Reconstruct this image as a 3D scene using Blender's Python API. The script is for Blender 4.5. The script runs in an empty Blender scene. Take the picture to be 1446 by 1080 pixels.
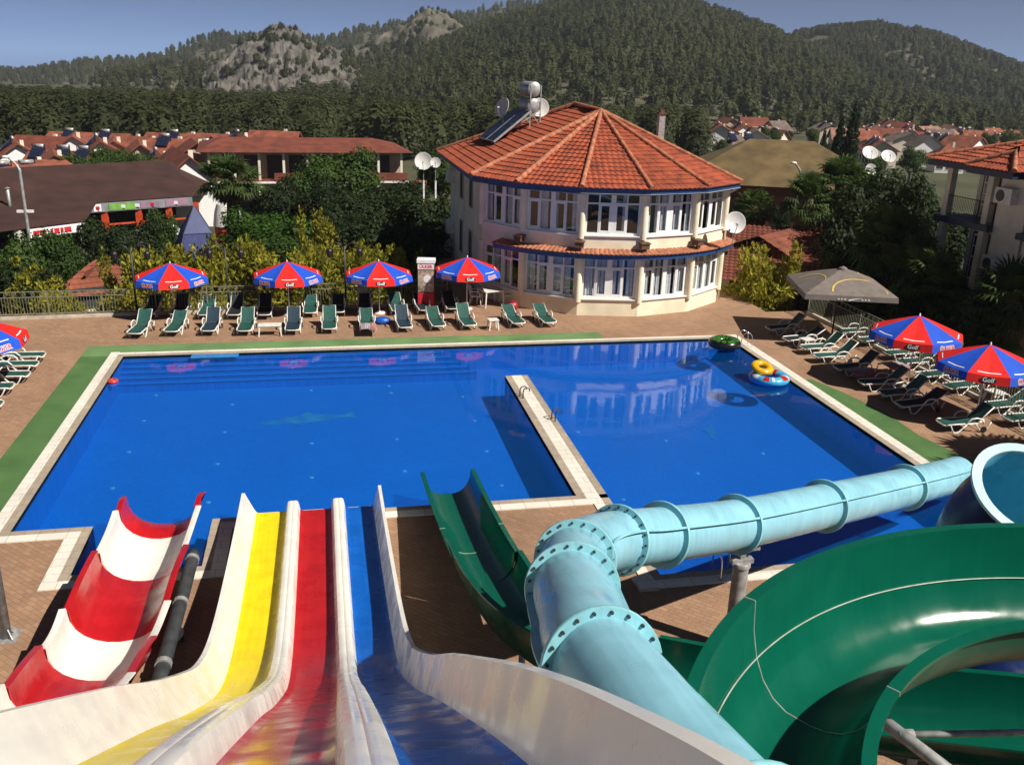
import bpy, math, random
import numpy as np
from math import sin, cos, pi, radians, hypot, atan2, sqrt
from mathutils import Vector, Matrix, noise

scene = bpy.context.scene
COL = scene.collection
random.seed(7)
rng = np.random.default_rng(11)

# ------------------------------------------------------------------ camera, sky, sun, exposure
F_PX, YAW, PITCH, ROLL, CAM_H = 1300.0, 0.20849816, 0.33323041, 0.0308716, 10.0
_f = Vector((sin(YAW) * cos(PITCH), cos(YAW) * cos(PITCH), -sin(PITCH)))
_r0 = Vector((cos(YAW), -sin(YAW), 0.0))
_u0 = _r0.cross(_f)
_r = _r0 * cos(ROLL) + _u0 * sin(ROLL)
_u = -_r0 * sin(ROLL) + _u0 * cos(ROLL)
cam_data = bpy.data.cameras.new("camera")
cam = bpy.data.objects.new("camera", cam_data)
COL.objects.link(cam)
cam.matrix_world = Matrix(((_r.x, _u.x, -_f.x, 0), (_r.y, _u.y, -_f.y, 0), (_r.z, _u.z, -_f.z, CAM_H), (0, 0, 0, 1)))
cam_data.sensor_fit = 'HORIZONTAL'
cam_data.sensor_width = 36.0
cam_data.lens = 36.0 * F_PX / 1446.0
cam_data.clip_start = 0.05
cam_data.clip_end = 6000.0
scene.camera = cam

SUN_EL, SUN_AZ = radians(45.0), radians(131.0)      # azimuth clockwise from +Y
world = bpy.data.worlds.new("World")
scene.world = world
world.use_nodes = True
nt = world.node_tree
bg = nt.nodes["Background"]
sky = nt.nodes.new("ShaderNodeTexSky")
sky.sky_type = 'NISHITA'
sky.sun_disc = False
sky.sun_elevation = SUN_EL
sky.sun_rotation = SUN_AZ
sky.altitude = 3000.0
sky.air_density = 0.16
sky.dust_density = 2.0
sky.ozone_density = 1.0
nt.links.new(sky.outputs[0], bg.inputs[0])
bg.inputs[1].default_value = 0.072

sun_data = bpy.data.lights.new("sun", 'SUN')
sun_data.energy = 4.2
sun_data.angle = radians(0.5)
sun_data.color = (1.0, 0.93, 0.82)
sun = bpy.data.objects.new("sun", sun_data)
COL.objects.link(sun)
to_sun = Vector((sin(SUN_AZ) * cos(SUN_EL), cos(SUN_AZ) * cos(SUN_EL), sin(SUN_EL)))
sun.rotation_euler = to_sun.to_track_quat('Z', 'Y').to_euler()
sun.location = (30, -20, 60)

scene.view_settings.view_transform = 'Standard'
scene.view_settings.look = 'None'
scene.view_settings.exposure = 0.7
scene.view_settings.gamma = 1.0
scene.view_settings.use_curve_mapping = False
scene.cycles.max_bounces = 8
scene.cycles.transparent_max_bounces = 16
scene.cycles.caustics_reflective = False
scene.cycles.caustics_refractive = False
scene.cycles.use_denoising = True

# ------------------------------------------------------------------ placing helpers (photo pixel -> point on a level)
def ray(px, py):
    return _f + _r * ((px - 723.0) / F_PX) - _u * ((py - 540.0) / F_PX)

def at(px, py, z=0.0):
    d = ray(px, py)
    t = (z - CAM_H) / d.z
    return Vector((d.x * t, d.y * t, z))

def at_dist(px, py, depth):
    d = ray(px, py) * depth
    return Vector((d.x, d.y, d.z + CAM_H))

def at_range(px, dist, z):
    """point at horizontal distance dist in the direction of photo column px"""
    d = ray(px, 300.0)
    h = hypot(d.x, d.y)
    return Vector((d.x / h * dist, d.y / h * dist, z))

# ------------------------------------------------------------------ materials
def new_mat(name):
    m = bpy.data.materials.new(name)
    m.use_nodes = True
    n = m.node_tree.nodes
    return m, n, m.node_tree.links, n["Principled BSDF"]

def mat(name, col, rough=0.6, var=0.12, scale=6.0, bump=0.0, bscale=40.0, metal=0.0, coat=0.0, spec=0.5, col2=None, rvar=0.0):
    """painted / plain surface with noise-driven tone variation and optional fine bump"""
    m, n, l, p = new_mat(name)
    tc = n.new("ShaderNodeTexCoord")
    nz = n.new("ShaderNodeTexNoise"); nz.inputs["Scale"].default_value = scale; nz.inputs["Detail"].default_value = 6
    l.new(tc.outputs["Object"], nz.inputs["Vector"])
    rp = n.new("ShaderNodeValToRGB")
    c2 = col2 if col2 else tuple(max(0, c * (1 - var * 1.6)) for c in col)
    c1 = tuple(min(1, c * (1 + var * .6)) for c in col)
    rp.color_ramp.elements[0].position = .3; rp.color_ramp.elements[1].position = .68
    rp.color_ramp.elements[0].color = (*c2, 1); rp.color_ramp.elements[1].color = (*c1, 1)
    l.new(nz.outputs["Fac"], rp.inputs[0]); l.new(rp.outputs[0], p.inputs["Base Color"])
    p.inputs["Roughness"].default_value = rough
    p.inputs["Metallic"].default_value = metal
    p.inputs["Specular IOR Level"].default_value = spec
    if coat:
        p.inputs["Coat Weight"].default_value = coat; p.inputs["Coat Roughness"].default_value = .08
    if rvar:
        mr = n.new("ShaderNodeMapRange"); mr.inputs[3].default_value = max(0.02, rough - rvar); mr.inputs[4].default_value = rough + rvar
        l.new(nz.outputs["Fac"], mr.inputs[0]); l.new(mr.outputs[0], p.inputs["Roughness"])
    if bump:
        b = n.new("ShaderNodeBump"); b.inputs["Strength"].default_value = bump; b.inputs["Distance"].default_value = .02
        n2 = n.new("ShaderNodeTexNoise"); n2.inputs["Scale"].default_value = bscale; n2.inputs["Detail"].default_value = 4
        l.new(tc.outputs["Object"], n2.inputs["Vector"]); l.new(n2.outputs["Fac"], b.inputs["Height"]); l.new(b.outputs[0], p.inputs["Normal"])
    return m

def gelcoat(name, col, rough=.22, streak=.25, seams=None, back=None):
    """glass-fibre gelcoat: glossy, faint long streaks and scuffs along Y; seams = list of y where a pale joint crosses"""
    m, n, l, p = new_mat(name)
    tc = n.new("ShaderNodeTexCoord")
    mp = n.new("ShaderNodeMapping"); mp.inputs["Scale"].default_value = (9, .5, .5)
    l.new(tc.outputs["Object"], mp.inputs[0])
    nz = n.new("ShaderNodeTexNoise"); nz.inputs["Scale"].default_value = 1.6; nz.inputs["Detail"].default_value = 8; nz.inputs["Roughness"].default_value = .6
    l.new(mp.outputs[0], nz.inputs["Vector"])
    n3 = n.new("ShaderNodeTexNoise"); n3.inputs["Scale"].default_value = 2.2; n3.inputs["Detail"].default_value = 9
    l.new(tc.outputs["Object"], n3.inputs["Vector"])
    av = n.new("ShaderNodeMath"); av.operation = 'ADD'; l.new(nz.outputs["Fac"], av.inputs[0]); l.new(n3.outputs["Fac"], av.inputs[1])
    rp = n.new("ShaderNodeValToRGB")
    rp.color_ramp.elements[0].position = .36; rp.color_ramp.elements[1].position = .64
    hf = n.new("ShaderNodeMath"); hf.operation = 'MULTIPLY'; hf.inputs[1].default_value = .5; l.new(av.outputs[0], hf.inputs[0])
    rp.color_ramp.elements[0].color = (*[c * (1 - streak) for c in col], 1)
    rp.color_ramp.elements[1].color = (*[min(1, c * (1 + .5 * streak)) for c in col], 1)
    l.new(hf.outputs[0], rp.inputs[0])
    last = rp.outputs[0]
    if seams:
        sx = n.new("ShaderNodeSeparateXYZ"); l.new(tc.outputs["Object"], sx.inputs[0])
        acc = None
        for y in seams:
            c = n.new("ShaderNodeMath"); c.operation = 'COMPARE'; c.inputs[1].default_value = y; c.inputs[2].default_value = .016
            l.new(sx.outputs["Y"], c.inputs[0])
            if acc is None: acc = c.outputs[0]
            else:
                a = n.new("ShaderNodeMath"); a.operation = 'MAXIMUM'; l.new(acc, a.inputs[0]); l.new(c.outputs[0], a.inputs[1]); acc = a.outputs[0]
        fa = n.new("ShaderNodeMath"); fa.operation = 'MULTIPLY'; fa.inputs[1].default_value = .7; l.new(acc, fa.inputs[0])
        mx = n.new("ShaderNodeMixRGB"); l.new(fa.outputs[0], mx.inputs[0]); l.new(last, mx.inputs[1]); mx.inputs[2].default_value = (.55, .55, .52, 1); last = mx.outputs[0]
    if back is not None:
        ge = n.new("ShaderNodeNewGeometry")
        mx = n.new("ShaderNodeMixRGB"); l.new(ge.outputs["Backfacing"], mx.inputs[0]); l.new(last, mx.inputs[1]); mx.inputs[2].default_value = (*back, 1); last = mx.outputs[0]
    l.new(last, p.inputs["Base Color"])
    mr = n.new("ShaderNodeMapRange"); mr.inputs[1].default_value = .3; mr.inputs[2].default_value = .7
    mr.inputs[3].default_value = rough * .5; mr.inputs[4].default_value = rough * 1.7
    l.new(n3.outputs["Fac"], mr.inputs[0]); l.new(mr.outputs[0], p.inputs["Roughness"])
    b = n.new("ShaderNodeBump"); b.inputs["Strength"].default_value = .035; b.inputs["Distance"].default_value = .03
    l.new(n3.outputs["Fac"], b.inputs["Height"]); l.new(b.outputs[0], p.inputs["Normal"])
    return m

def brick_mat(name, c1, c2, mortar, scale, rough=.85, bw=.5, bh=.25, msize=.015, rot=0.0, coord="Object", bump=.4, dirt=.35):
    m, n, l, p = new_mat(name)
    tc = n.new("ShaderNodeTexCoord")
    mp = n.new("ShaderNodeMapping"); mp.inputs["Rotation"].default_value = (0, 0, rot)
    l.new(tc.outputs[coord], mp.inputs[0])
    br = n.new("ShaderNodeTexBrick"); br.inputs["Scale"].default_value = scale
    br.inputs["Color1"].default_value = (*c1, 1); br.inputs["Color2"].default_value = (*c2, 1); br.inputs["Mortar"].default_value = (*mortar, 1)
    br.inputs["Mortar Size"].default_value = msize; br.inputs["Brick Width"].default_value = bw; br.inputs["Row Height"].default_value = bh
    l.new(mp.outputs[0], br.inputs["Vector"])
    nz = n.new("ShaderNodeTexNoise"); nz.inputs["Scale"].default_value = .42; nz.inputs["Detail"].default_value = 12; nz.inputs["Roughness"].default_value = .72; nz.inputs["Distortion"].default_value = .6
    l.new(tc.outputs["Object"], nz.inputs["Vector"])
    rp = n.new("ShaderNodeValToRGB"); rp.color_ramp.elements[0].position = .3; rp.color_ramp.elements[1].position = .7
    rp.color_ramp.elements[0].color = (1 - dirt, 1 - dirt, 1 - dirt * .9, 1); rp.color_ramp.elements[1].color = (1.0, 1.0, 1.0, 1)
    l.new(nz.outputs["Fac"], rp.inputs[0])
    mx = n.new("ShaderNodeMixRGB"); mx.blend_type = 'MULTIPLY'; mx.inputs[0].default_value = 1
    l.new(br.outputs["Color"], mx.inputs[1]); l.new(rp.outputs[0], mx.inputs[2]); l.new(mx.outputs[0], p.inputs["Base Color"])
    p.inputs["Roughness"].default_value = rough
    b = n.new("ShaderNodeBump"); b.inputs["Strength"].default_value = bump; b.inputs["Distance"].default_value = .01; b.invert = True
    l.new(br.outputs["Fac"], b.inputs["Height"]); l.new(b.outputs[0], p.inputs["Normal"])
    return m

def leaf_mat(name, dark, light, yellow=None):
    """leaves: tone differs from clump to clump (stored per face) and by noise; a little light passes through"""
    m, n, l, p = new_mat(name)
    at_ = n.new("ShaderNodeAttribute"); at_.attribute_name = "tone"
    oi = n.new("ShaderNodeObjectInfo")
    ad = n.new("ShaderNodeMath"); ad.operation = 'MULTIPLY_ADD'; ad.inputs[1].default_value = .8; l.new(at_.outputs["Fac"], ad.inputs[0])
    sc_ = n.new("ShaderNodeMath"); sc_.operation = 'MULTIPLY'; sc_.inputs[1].default_value = .25; l.new(oi.outputs["Random"], sc_.inputs[0])
    l.new(sc_.outputs[0], ad.inputs[2])
    rp = n.new("ShaderNodeValToRGB")
    rp.color_ramp.elements[0].color = (*dark, 1); rp.color_ramp.elements[1].color = (*light, 1)
    if yellow:
        e = rp.color_ramp.elements.new(.95); e.color = (*yellow, 1); rp.color_ramp.elements[1].position = .6
    l.new(ad.outputs[0], rp.inputs[0]); l.new(rp.outputs[0], p.inputs["Base Color"])
    p.inputs["Roughness"].default_value = .65; p.inputs["Specular IOR Level"].default_value = .25
    tr = n.new("ShaderNodeBsdfTranslucent"); l.new(rp.outputs[0], tr.inputs[0])
    ms = n.new("ShaderNodeMixShader"); ms.inputs[0].default_value = .35
    l.new(p.outputs[0], ms.inputs[1]); l.new(tr.outputs[0], ms.inputs[2]); l.new(ms.outputs[0], n["Material Output"].inputs[0])
    return m

def glass_mat(name, tint=(.9, .95, 1), refl=1.0):
    m = bpy.data.materials.new(name); m.use_nodes = True
    n = m.node_tree.nodes; l = m.node_tree.links; n.clear()
    o = n.new("ShaderNodeOutputMaterial"); fr = n.new("ShaderNodeFresnel"); fr.inputs[0].default_value = 1.5
    ad = n.new("ShaderNodeMath"); ad.operation = 'MULTIPLY_ADD'; ad.inputs[1].default_value = refl; ad.inputs[2].default_value = .06; ad.use_clamp = True
    l.new(fr.outputs[0], ad.inputs[0])
    ge = n.new('ShaderNodeNewGeometry'); iv = n.new('ShaderNodeMath'); iv.operation = 'SUBTRACT'; iv.inputs[0].default_value = 1.0; l.new(ge.outputs['Backfacing'], iv.inputs[1])
    mu = n.new('ShaderNodeMath'); mu.operation = 'MULTIPLY'; l.new(ad.outputs[0], mu.inputs[0]); l.new(iv.outputs[0], mu.inputs[1])
    t = n.new("ShaderNodeBsdfTransparent"); t.inputs[0].default_value = (*tint, 1)
    g = n.new("ShaderNodeBsdfGlossy"); g.inputs["Roughness"].default_value = .02
    ms = n.new("ShaderNodeMixShader"); l.new(mu.outputs[0], ms.inputs[0]); l.new(t.outputs[0], ms.inputs[1]); l.new(g.outputs[0], ms.inputs[2]); l.new(ms.outputs[0], o.inputs[0])
    return m

M = {}
M['white'] = mat('white_plastic', (.78, .77, .73), .35, .1, 5, col2=(.6, .59, .55))
M['white_paint'] = mat('white_window_paint', (.80, .80, .80), .4, .05)
M['cream'] = mat('cream_render', (.83, .76, .58), .85, .12, 1.3, bump=.15, bscale=60)
M['cream_pale'] = mat('pale_house_render', (.72, .66, .55), .9, .12, .5)
M['stone_house'] = mat('beige_house_render', (.42, .36, .28), .9, .2, .5)
M['blue_trim'] = mat('blue_fascia_paint', (.015, .06, .20), .45, .2)
M['navy_trim'] = mat('navy_fascia_paint', (.012, .03, .075), .5, .2)
M['tile'] = mat('terracotta_tile', (.35, .074, .030), .85, .3, 2.2, bump=.3, bscale=25, col2=(.17, .038, .020))
M['tile_far'] = mat('weathered_roof_tile', (.24, .068, .035), .85, .35, .9, col2=(.11, .035, .022))
M['tile_red'] = mat('deep_red_roof_tile', (.17, .042, .024), .85, .3, .9, col2=(.10, .026, .016))
M['tile_ridge'] = mat('ridge_tile', (.42, .16, .085), .85, .3, 4.0)
M['brown_roof'] = mat('brown_shingle', (.045, .017, .014), .9, .25, .7, bump=.3, bscale=9)
M['olive_roof'] = mat('olive_shingle', (.13, .088, .035), .9, .25, .7, bump=.3, bscale=9)
M['grey_metal'] = mat('galvanised_steel', (.40, .40, .40), .5, .25, 9, metal=.35)
M['dark_metal'] = mat('dark_iron', (.03, .03, .03), .5, .2)
M['fence'] = mat('grey_green_fence_paint', (.20, .20, .15), .55, .2)
M['chrome'] = mat('polished_steel', (.75, .75, .76), .12, .05, metal=1.0)
M['sling_green'] = mat('green_sling_fabric', (.008, .075, .062), .7, .3, 8, bump=.3, bscale=120)
M['sling_navy'] = mat('navy_sling_fabric', (.006, .03, .055), .7, .3, 8, bump=.3, bscale=120)
M['sling_dark'] = mat('shaded_sling_fabric', (.005, .012, .02), .7, .3, 8, bump=.3, bscale=120)  # sling with the parasol shade put into its colour
M['umb_red'] = mat('red_canvas', (.76, .010, .006), .75, .12, 3)
M['umb_blue'] = mat('blue_canvas', (.003, .075, .56), .75, .12, 3)
M['umb_grey'] = mat('grey_canvas', (.175, .15, .135), .8, .15, 3)
M['ink_white'] = mat('white_print', (.80, .80, .82), .7, .05)
M['ink_red'] = mat('red_print', (.55, .012, .03), .7, .05)
M['ink_black'] = mat('black_print', (.012, .012, .014), .7, .05)
M['ink_yellow'] = mat('yellow_print', (.65, .42, .10), .7, .05)
M['black'] = mat('black_rubber', (.012, .012, .012), .5, .2)
M['pipe'] = mat('dark_grey_pipe', (.045, .05, .055), .5, .25, 6)
M['trunk'] = mat('bark', (.09, .06, .04), .95, .4, 9, bump=.8, bscale=18)
M['palm_trunk'] = mat('palm_bark', (.13, .085, .05), .95, .4, 9, bump=.9, bscale=24)
M['leaf_dark'] = leaf_mat('dark_leaves', (.008, .018, .006), (.035, .06, .014))
M['leaf_mid'] = leaf_mat('green_leaves', (.018, .042, .009), (.075, .13, .02))
M['leaf_bright'] = leaf_mat('bright_green_leaves', (.018, .05, .007), (.08, .17, .018))
M['leaf_yellow'] = leaf_mat('golden_conifer_leaves', (.035, .055, .008), (.13, .15, .018), (.36, .33, .035))
M['leaf_palm'] = leaf_mat('palm_fronds', (.022, .05, .014), (.11, .16, .035))
M['leaf_dry'] = leaf_mat('dry_palm_fronds', (.07, .05, .02), (.26, .20, .09))
M['pine'] = leaf_mat('pine_needles', (.017, .024, .008), (.058, .069, .020))
M['curtain'] = mat('white_curtain', (.55, .56, .55), .9, .15, 12)
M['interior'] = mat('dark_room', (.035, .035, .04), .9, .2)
M['glass'] = glass_mat('window_glass')
M['panel'] = mat('solar_collector', (.014, .02, .05), .18, .2)
M['tank'] = mat('tank_steel', (.42, .42, .43), .4, .3, 6, metal=.3)
M['dish'] = mat('dish_paint', (.68, .67, .66), .5, .06)

# ------------------------------------------------------------------ mesh builder
class MB:
    def __init__(s):
        s.v = []; s.f = []; s.m = []
    def add(s, vs, fs, mi=0):
        b = len(s.v)
        s.v.extend([tuple(p) for p in vs]); s.f.extend([tuple(i + b for i in f) for f in fs]); s.m.extend([mi] * len(fs))
        return s
    def quad(s, a, b, c, d, mi=0):
        return s.add([a, b, c, d], [(0, 1, 2, 3)], mi)
    def box(s, lo, hi, mi=0, mx=None):
        x0, y0, z0 = lo; x1, y1, z1 = hi
        vs = [Vector(p) for p in ((x0, y0, z0), (x1, y0, z0), (x1, y1, z0), (x0, y1, z0), (x0, y0, z1), (x1, y0, z1), (x1, y1, z1), (x0, y1, z1))]
        if mx is not None: vs = [mx @ p for p in vs]
        return s.add(vs, [(0, 3, 2, 1), (4, 5, 6, 7), (0, 1, 5, 4), (1, 2, 6, 5), (2, 3, 7, 6), (3, 0, 4, 7)], mi)
    def bar(s, a, b, w, h, mi=0, up=Vector((0, 0, 1))):
        """rectangular bar from a to b"""
        a = Vector(a); b = Vector(b); t = (b - a).normalized()
        x = t.cross(up)
        if x.length < 1e-4: x = t.cross(Vector((0, 1, 0)))
        x.normalize(); y = x.cross(t)
        vs = []
        for p in (a, b):
            for sx, sy in ((-1, -1), (1, -1), (1, 1), (-1, 1)):
                vs.append(p + x * (sx * w / 2) + y * (sy * h / 2))
        return s.add(vs, [(0, 1, 2, 3), (7, 6, 5, 4), (0, 4, 5, 1), (1, 5, 6, 2), (2, 6, 7, 3), (3, 7, 4, 0)], mi)
    def tube(s, pts, r, n=8, mi=0, caps=True):
        pts = [Vector(p) for p in pts]
        rs = r if isinstance(r, (list, tuple)) else [r] * len(pts)
        rings = []; prev = None
        for i, p in enumerate(pts):
            t = (pts[min(i + 1, len(pts) - 1)] - pts[max(i - 1, 0)]).normalized()
            if prev is None:
                x = t.cross(Vector((0, 0, 1)))
                if x.length < 1e-3: x = Vector((1, 0, 0))
            else:
                x = prev - t * prev.dot(t)
            x.normalize(); prev = x; y = t.cross(x)
            rings.append([p + (x * cos(2 * pi * k / n) + y * sin(2 * pi * k / n)) * rs[i] for k in range(n)])
        vs = [q for rg in rings for q in rg]; fs = []
        for i in range(len(pts) - 1):
            for k in range(n):
                a = i * n + k; b = i * n + (k + 1) % n
                fs.append((a, b, b + n, a + n))
        if caps:
            fs.append(tuple(range(n - 1, -1, -1))); o = (len(pts) - 1) * n; fs.append(tuple(o + k for k in range(n)))
        return s.add(vs, fs, mi)
    def prism(s, poly, z0, z1, mi=0):
        n = len(poly)
        vs = [(x, y, z0) for x, y in poly] + [(x, y, z1) for x, y in poly]
        fs = [tuple(range(n - 1, -1, -1)), tuple(range(n, 2 * n))] + [(i, (i + 1) % n, (i + 1) % n + n, i + n) for i in range(n)]
        return s.add(vs, fs, mi)
    def lathe(s, prof, c=(0, 0, 0), n=24, mi=0, mx=None, close=False):
        vs = []; fs = []
        for r, z in prof:
            for k in range(n):
                a = 2 * pi * k / n
                p = Vector((c[0] + r * cos(a), c[1] + r * sin(a), c[2] + z))
                vs.append(mx @ p if mx is not None else p)
        m_ = len(prof)
        for i in range(m_ if close else m_ - 1):
            j = (i + 1) % m_
            for k in range(n):
                k2 = (k + 1) % n
                fs.append((i * n + k, i * n + k2, j * n + k2, j * n + k))
        return s.add(vs, fs, mi)
    def sweep(s, frames, prof, closed=True, caps=True, mis=None):
        """frames: (p, side, up); prof: list of (u, v) - closed section swept along the frames"""
        n = len(prof); vs = []; fs = []; ms = []
        for p, sd, up in frames:
            for u, v in prof: vs.append(p + sd * u + up * v)
        rng_ = n if closed else n - 1
        for i in range(len(frames) - 1):
            for k in range(rng_):
                k2 = (k + 1) % n
                fs.append((i * n + k, (i + 1) * n + k, (i + 1) * n + k2, i * n + k2)); ms.append(mis[k] if mis else 0)
        if caps and closed:
            fs.append(tuple(range(n))); ms.append(mis[0] if mis else 0)
            o = (len(frames) - 1) * n
            fs.append(tuple(o + k for k in range(n - 1, -1, -1))); ms.append(mis[0] if mis else 0)
        b = len(s.v)
        s.v.extend([tuple(q) for q in vs]); s.f.extend([tuple(i + b for i in f) for f in fs]); s.m.extend(ms)
        return s
    def mesh(s, name, mats, smooth=False, org=(0, 0, 0)):
        me = bpy.data.meshes.new(name)
        o = org
        me.from_pydata([(p[0] - o[0], p[1] - o[1], p[2] - o[2]) for p in s.v], [], s.f)
        mats = mats if isinstance(mats, (list, tuple)) else [mats]
        for m_ in mats: me.materials.append(m_)
        if any(s.m): me.polygons.foreach_set("material_index", s.m)
        if smooth:
            me.polygons.foreach_set("use_smooth", [True] * len(me.polygons))
        me.update()
        return me
    def build(s, name, mats, parent=None, smooth=False, org=(0, 0, 0), angle=None):
        me = s.mesh(name, mats, smooth or angle is not None, org)
        if angle is not None:
            me.set_sharp_from_angle(angle=radians(angle))
        o = bpy.data.objects.new(name, me)
        COL.objects.link(o)
        if parent is not None: o.parent = parent
        return o

def thing(name, label, cat, loc=(0, 0, 0), rz=0.0, group=None):
    o = bpy.data.objects.new(name, None); COL.objects.link(o)
    o.empty_display_size = .2; o.location = loc; o.rotation_euler = (0, 0, rz)
    o["label"] = label; o["category"] = cat
    if group: o["group"] = group
    return o

def tag(o, label, cat, group=None):
    o["label"] = label; o["category"] = cat
    if group: o["group"] = group
    return o

def struct(o, kind="structure"):
    o["kind"] = kind
    return o

def dup(root, loc, rz, label, group=None, sc=None):
    r = root.copy(); COL.objects.link(r); r.location = loc; r.rotation_euler = (0, 0, rz); r["label"] = label
    if group: r["group"] = group
    if sc is not None: r.scale = sc if isinstance(sc, (tuple, list)) else (sc, sc, sc)
    for ch in root.children:
        c = ch.copy(); COL.objects.link(c); c.parent = r
        for g in ch.children:
            d = g.copy(); COL.objects.link(d); d.parent = c
    return r

ORD = ['first', 'second', 'third', 'fourth', 'fifth', 'sixth', 'seventh', 'eighth', 'ninth', 'tenth', 'eleventh', 'twelfth', 'thirteenth', 'fourteenth', 'fifteenth', 'sixteenth', 'seventeenth', 'eighteenth', 'nineteenth', 'twentieth']

def text_mesh(txt, size, bold=0.0):
    cu = bpy.data.curves.new("lettering", 'FONT'); cu.body = txt; cu.size = size; cu.align_x = 'CENTER'; cu.align_y = 'CENTER'
    cu.offset = bold; cu.resolution_u = 2
    ob = bpy.data.objects.new("lettering", cu)
    me = bpy.data.meshes.new_from_object(ob)
    vs = [v.co.copy() for v in me.vertices]; fs = [tuple(p.vertices) for p in me.polygons]
    bpy.data.objects.remove(ob); bpy.data.curves.remove(cu); bpy.data.meshes.remove(me)
    return vs, fs

def smooth_path(pts, per=8):
    """Catmull-Rom through the points"""
    P = [Vector(p) for p in pts]; out = []
    for i in range(len(P) - 1):
        p0 = P[max(i - 1, 0)]; p1 = P[i]; p2 = P[i + 1]; p3 = P[min(i + 2, len(P) - 1)]
        for k in range(per):
            t = k / per
            out.append(.5 * ((2 * p1) + (p2 - p0) * t + (2 * p0 - 5 * p1 + 4 * p2 - p3) * t * t + (3 * p1 - p0 - 3 * p2 + p3) * t ** 3))
    out.append(P[-1].copy())
    return out

def frames_of(pts):
    """side points to the right of travel, kept level"""
    fr = []
    for i, p in enumerate(pts):
        t = (pts[min(i + 1, len(pts) - 1)] - pts[max(i - 1, 0)]).normalized()
        sd = t.cross(Vector((0, 0, 1))).normalized(); up = sd.cross(t).normalized()
        fr.append((p, sd, up))
    return fr

def shell(prof, th):
    """close an open section by offsetting it outward (to the left of its direction reversed)"""
    n = len(prof); out = []
    for i, (u, v) in enumerate(prof):
        a = prof[max(i - 1, 0)]; b = prof[min(i + 1, n - 1)]
        tx, ty = b[0] - a[0], b[1] - a[1]; L = hypot(tx, ty) or 1
        out.append((u + ty / L * th, v - tx / L * th))
    return list(prof) + out[::-1]

# ================================================================== SETTING: terrain, deck, pool
def sstep(a, b, x):
    t = min(1, max(0, (x - a) / (b - a))); return t * t * (3 - 2 * t)

def ground_z(x, y):
    r = hypot(x, y)
    return -3.5 - 2.2 * sstep(72, 92, r) - 4.6 * sstep(130, 430, r) - 22.0 * sstep(500, 1500, r)

b = MB()
NA, RR = 96, [0, 20, 45, 70, 100, 130, 160, 200, 250, 300, 360, 430, 520, 650, 850, 1100, 1350, 1560]
for i, r in enumerate(RR):
    for k in range(NA):
        a = 2 * pi * k / NA; x, y = r * sin(a), r * cos(a)
        b.v.append((x, y, ground_z(x, y) + (noise.noise(Vector((x * .02, y * .02, 0))) * .6 if r > 60 else 0)))
for i in range(len(RR) - 1):
    for k in range(NA):
        k2 = (k + 1) % NA
        b.f.append((i * NA + k, i * NA + k2, (i + 1) * NA + k2, (i + 1) * NA + k)); b.m.append(0)
m_ground = mat('dry_grass_and_soil', (.055, .058, .026), .95, .5, .06, bump=.5, bscale=2, col2=(.022, .028, .011))
struct(b.build('ground', m_ground, smooth=True))

# car park behind the fence
m_asph = mat('worn_asphalt', (.16, .14, .12), .9, .25, .4, bump=.3, bscale=30)
b = MB()
pk = [at(-60, 420, -3.49), at(185, 362, -3.49), at(150, 340, -3.49), at(-80, 345, -3.49)]
b.quad(*pk)
struct(b.build('car_park', m_asph))

# paved deck (cells around the pool)
m_deck = brick_mat('brick_pavers', (.42, .25, .148), (.34, .197, .115), (.23, .15, .10), 1.0, .85, .22, .11, .006, radians(45), dirt=.38)
XB = [-30, -6.94, -5.24, -2.7, 5.87, 6.64, 15.55, 19.0, 21.25]
YB = [4, 15.85, 17.6, 19.7, 28.9, 32.5, 36.3, 38.7, 54]
def is_pool(x, y):
    return (-6.94 < x < 5.87 and 19.7 < y < 32.5) or (-5.24 < x < -2.7 and 17.6 < y < 32.5) or (6.64 < x < 15.55 and 15.85 < y < 32.5) or (5.87 < x < 6.64 and 28.9 < y < 32.5)
def is_deck(x, y):
    if is_pool(x, y) or not (-30 < x < 21.25 and 4 < y < 54): return False
    if y > 38.7: return 5.87 < x < 19.0
    if y > 36.3: return x < 19.0
    return True
b = MB()
for i in range(len(XB) - 1):
    for j in range(len(YB) - 1):
        x0, x1, y0, y1 = XB[i], XB[i + 1], YB[j], YB[j + 1]; cx, cy = (x0 + x1) / 2, (y0 + y1) / 2
        if not is_deck(cx, cy): continue
        b.quad((x0, y0, 0), (x1, y0, 0), (x1, y1, 0), (x0, y1, 0))
        for (dx, dy, p, q) in ((-1, 0, (x0, y0), (x0, y1)), (1, 0, (x1, y1), (x1, y0)), (0, -1, (x1, y0), (x0, y0)), (0, 1, (x0, y1), (x1, y1))):
            nx, ny = (x0 - .1 if dx < 0 else x1 + .1 if dx > 0 else cx), (y0 - .1 if dy < 0 else y1 + .1 if dy > 0 else cy)
            if not is_deck(nx, ny) and not is_pool(nx, ny):
                b.quad((*p, 0), (*q, 0), (*q, -4), (*p, -4))
struct(b.build('deck', m_deck))

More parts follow.
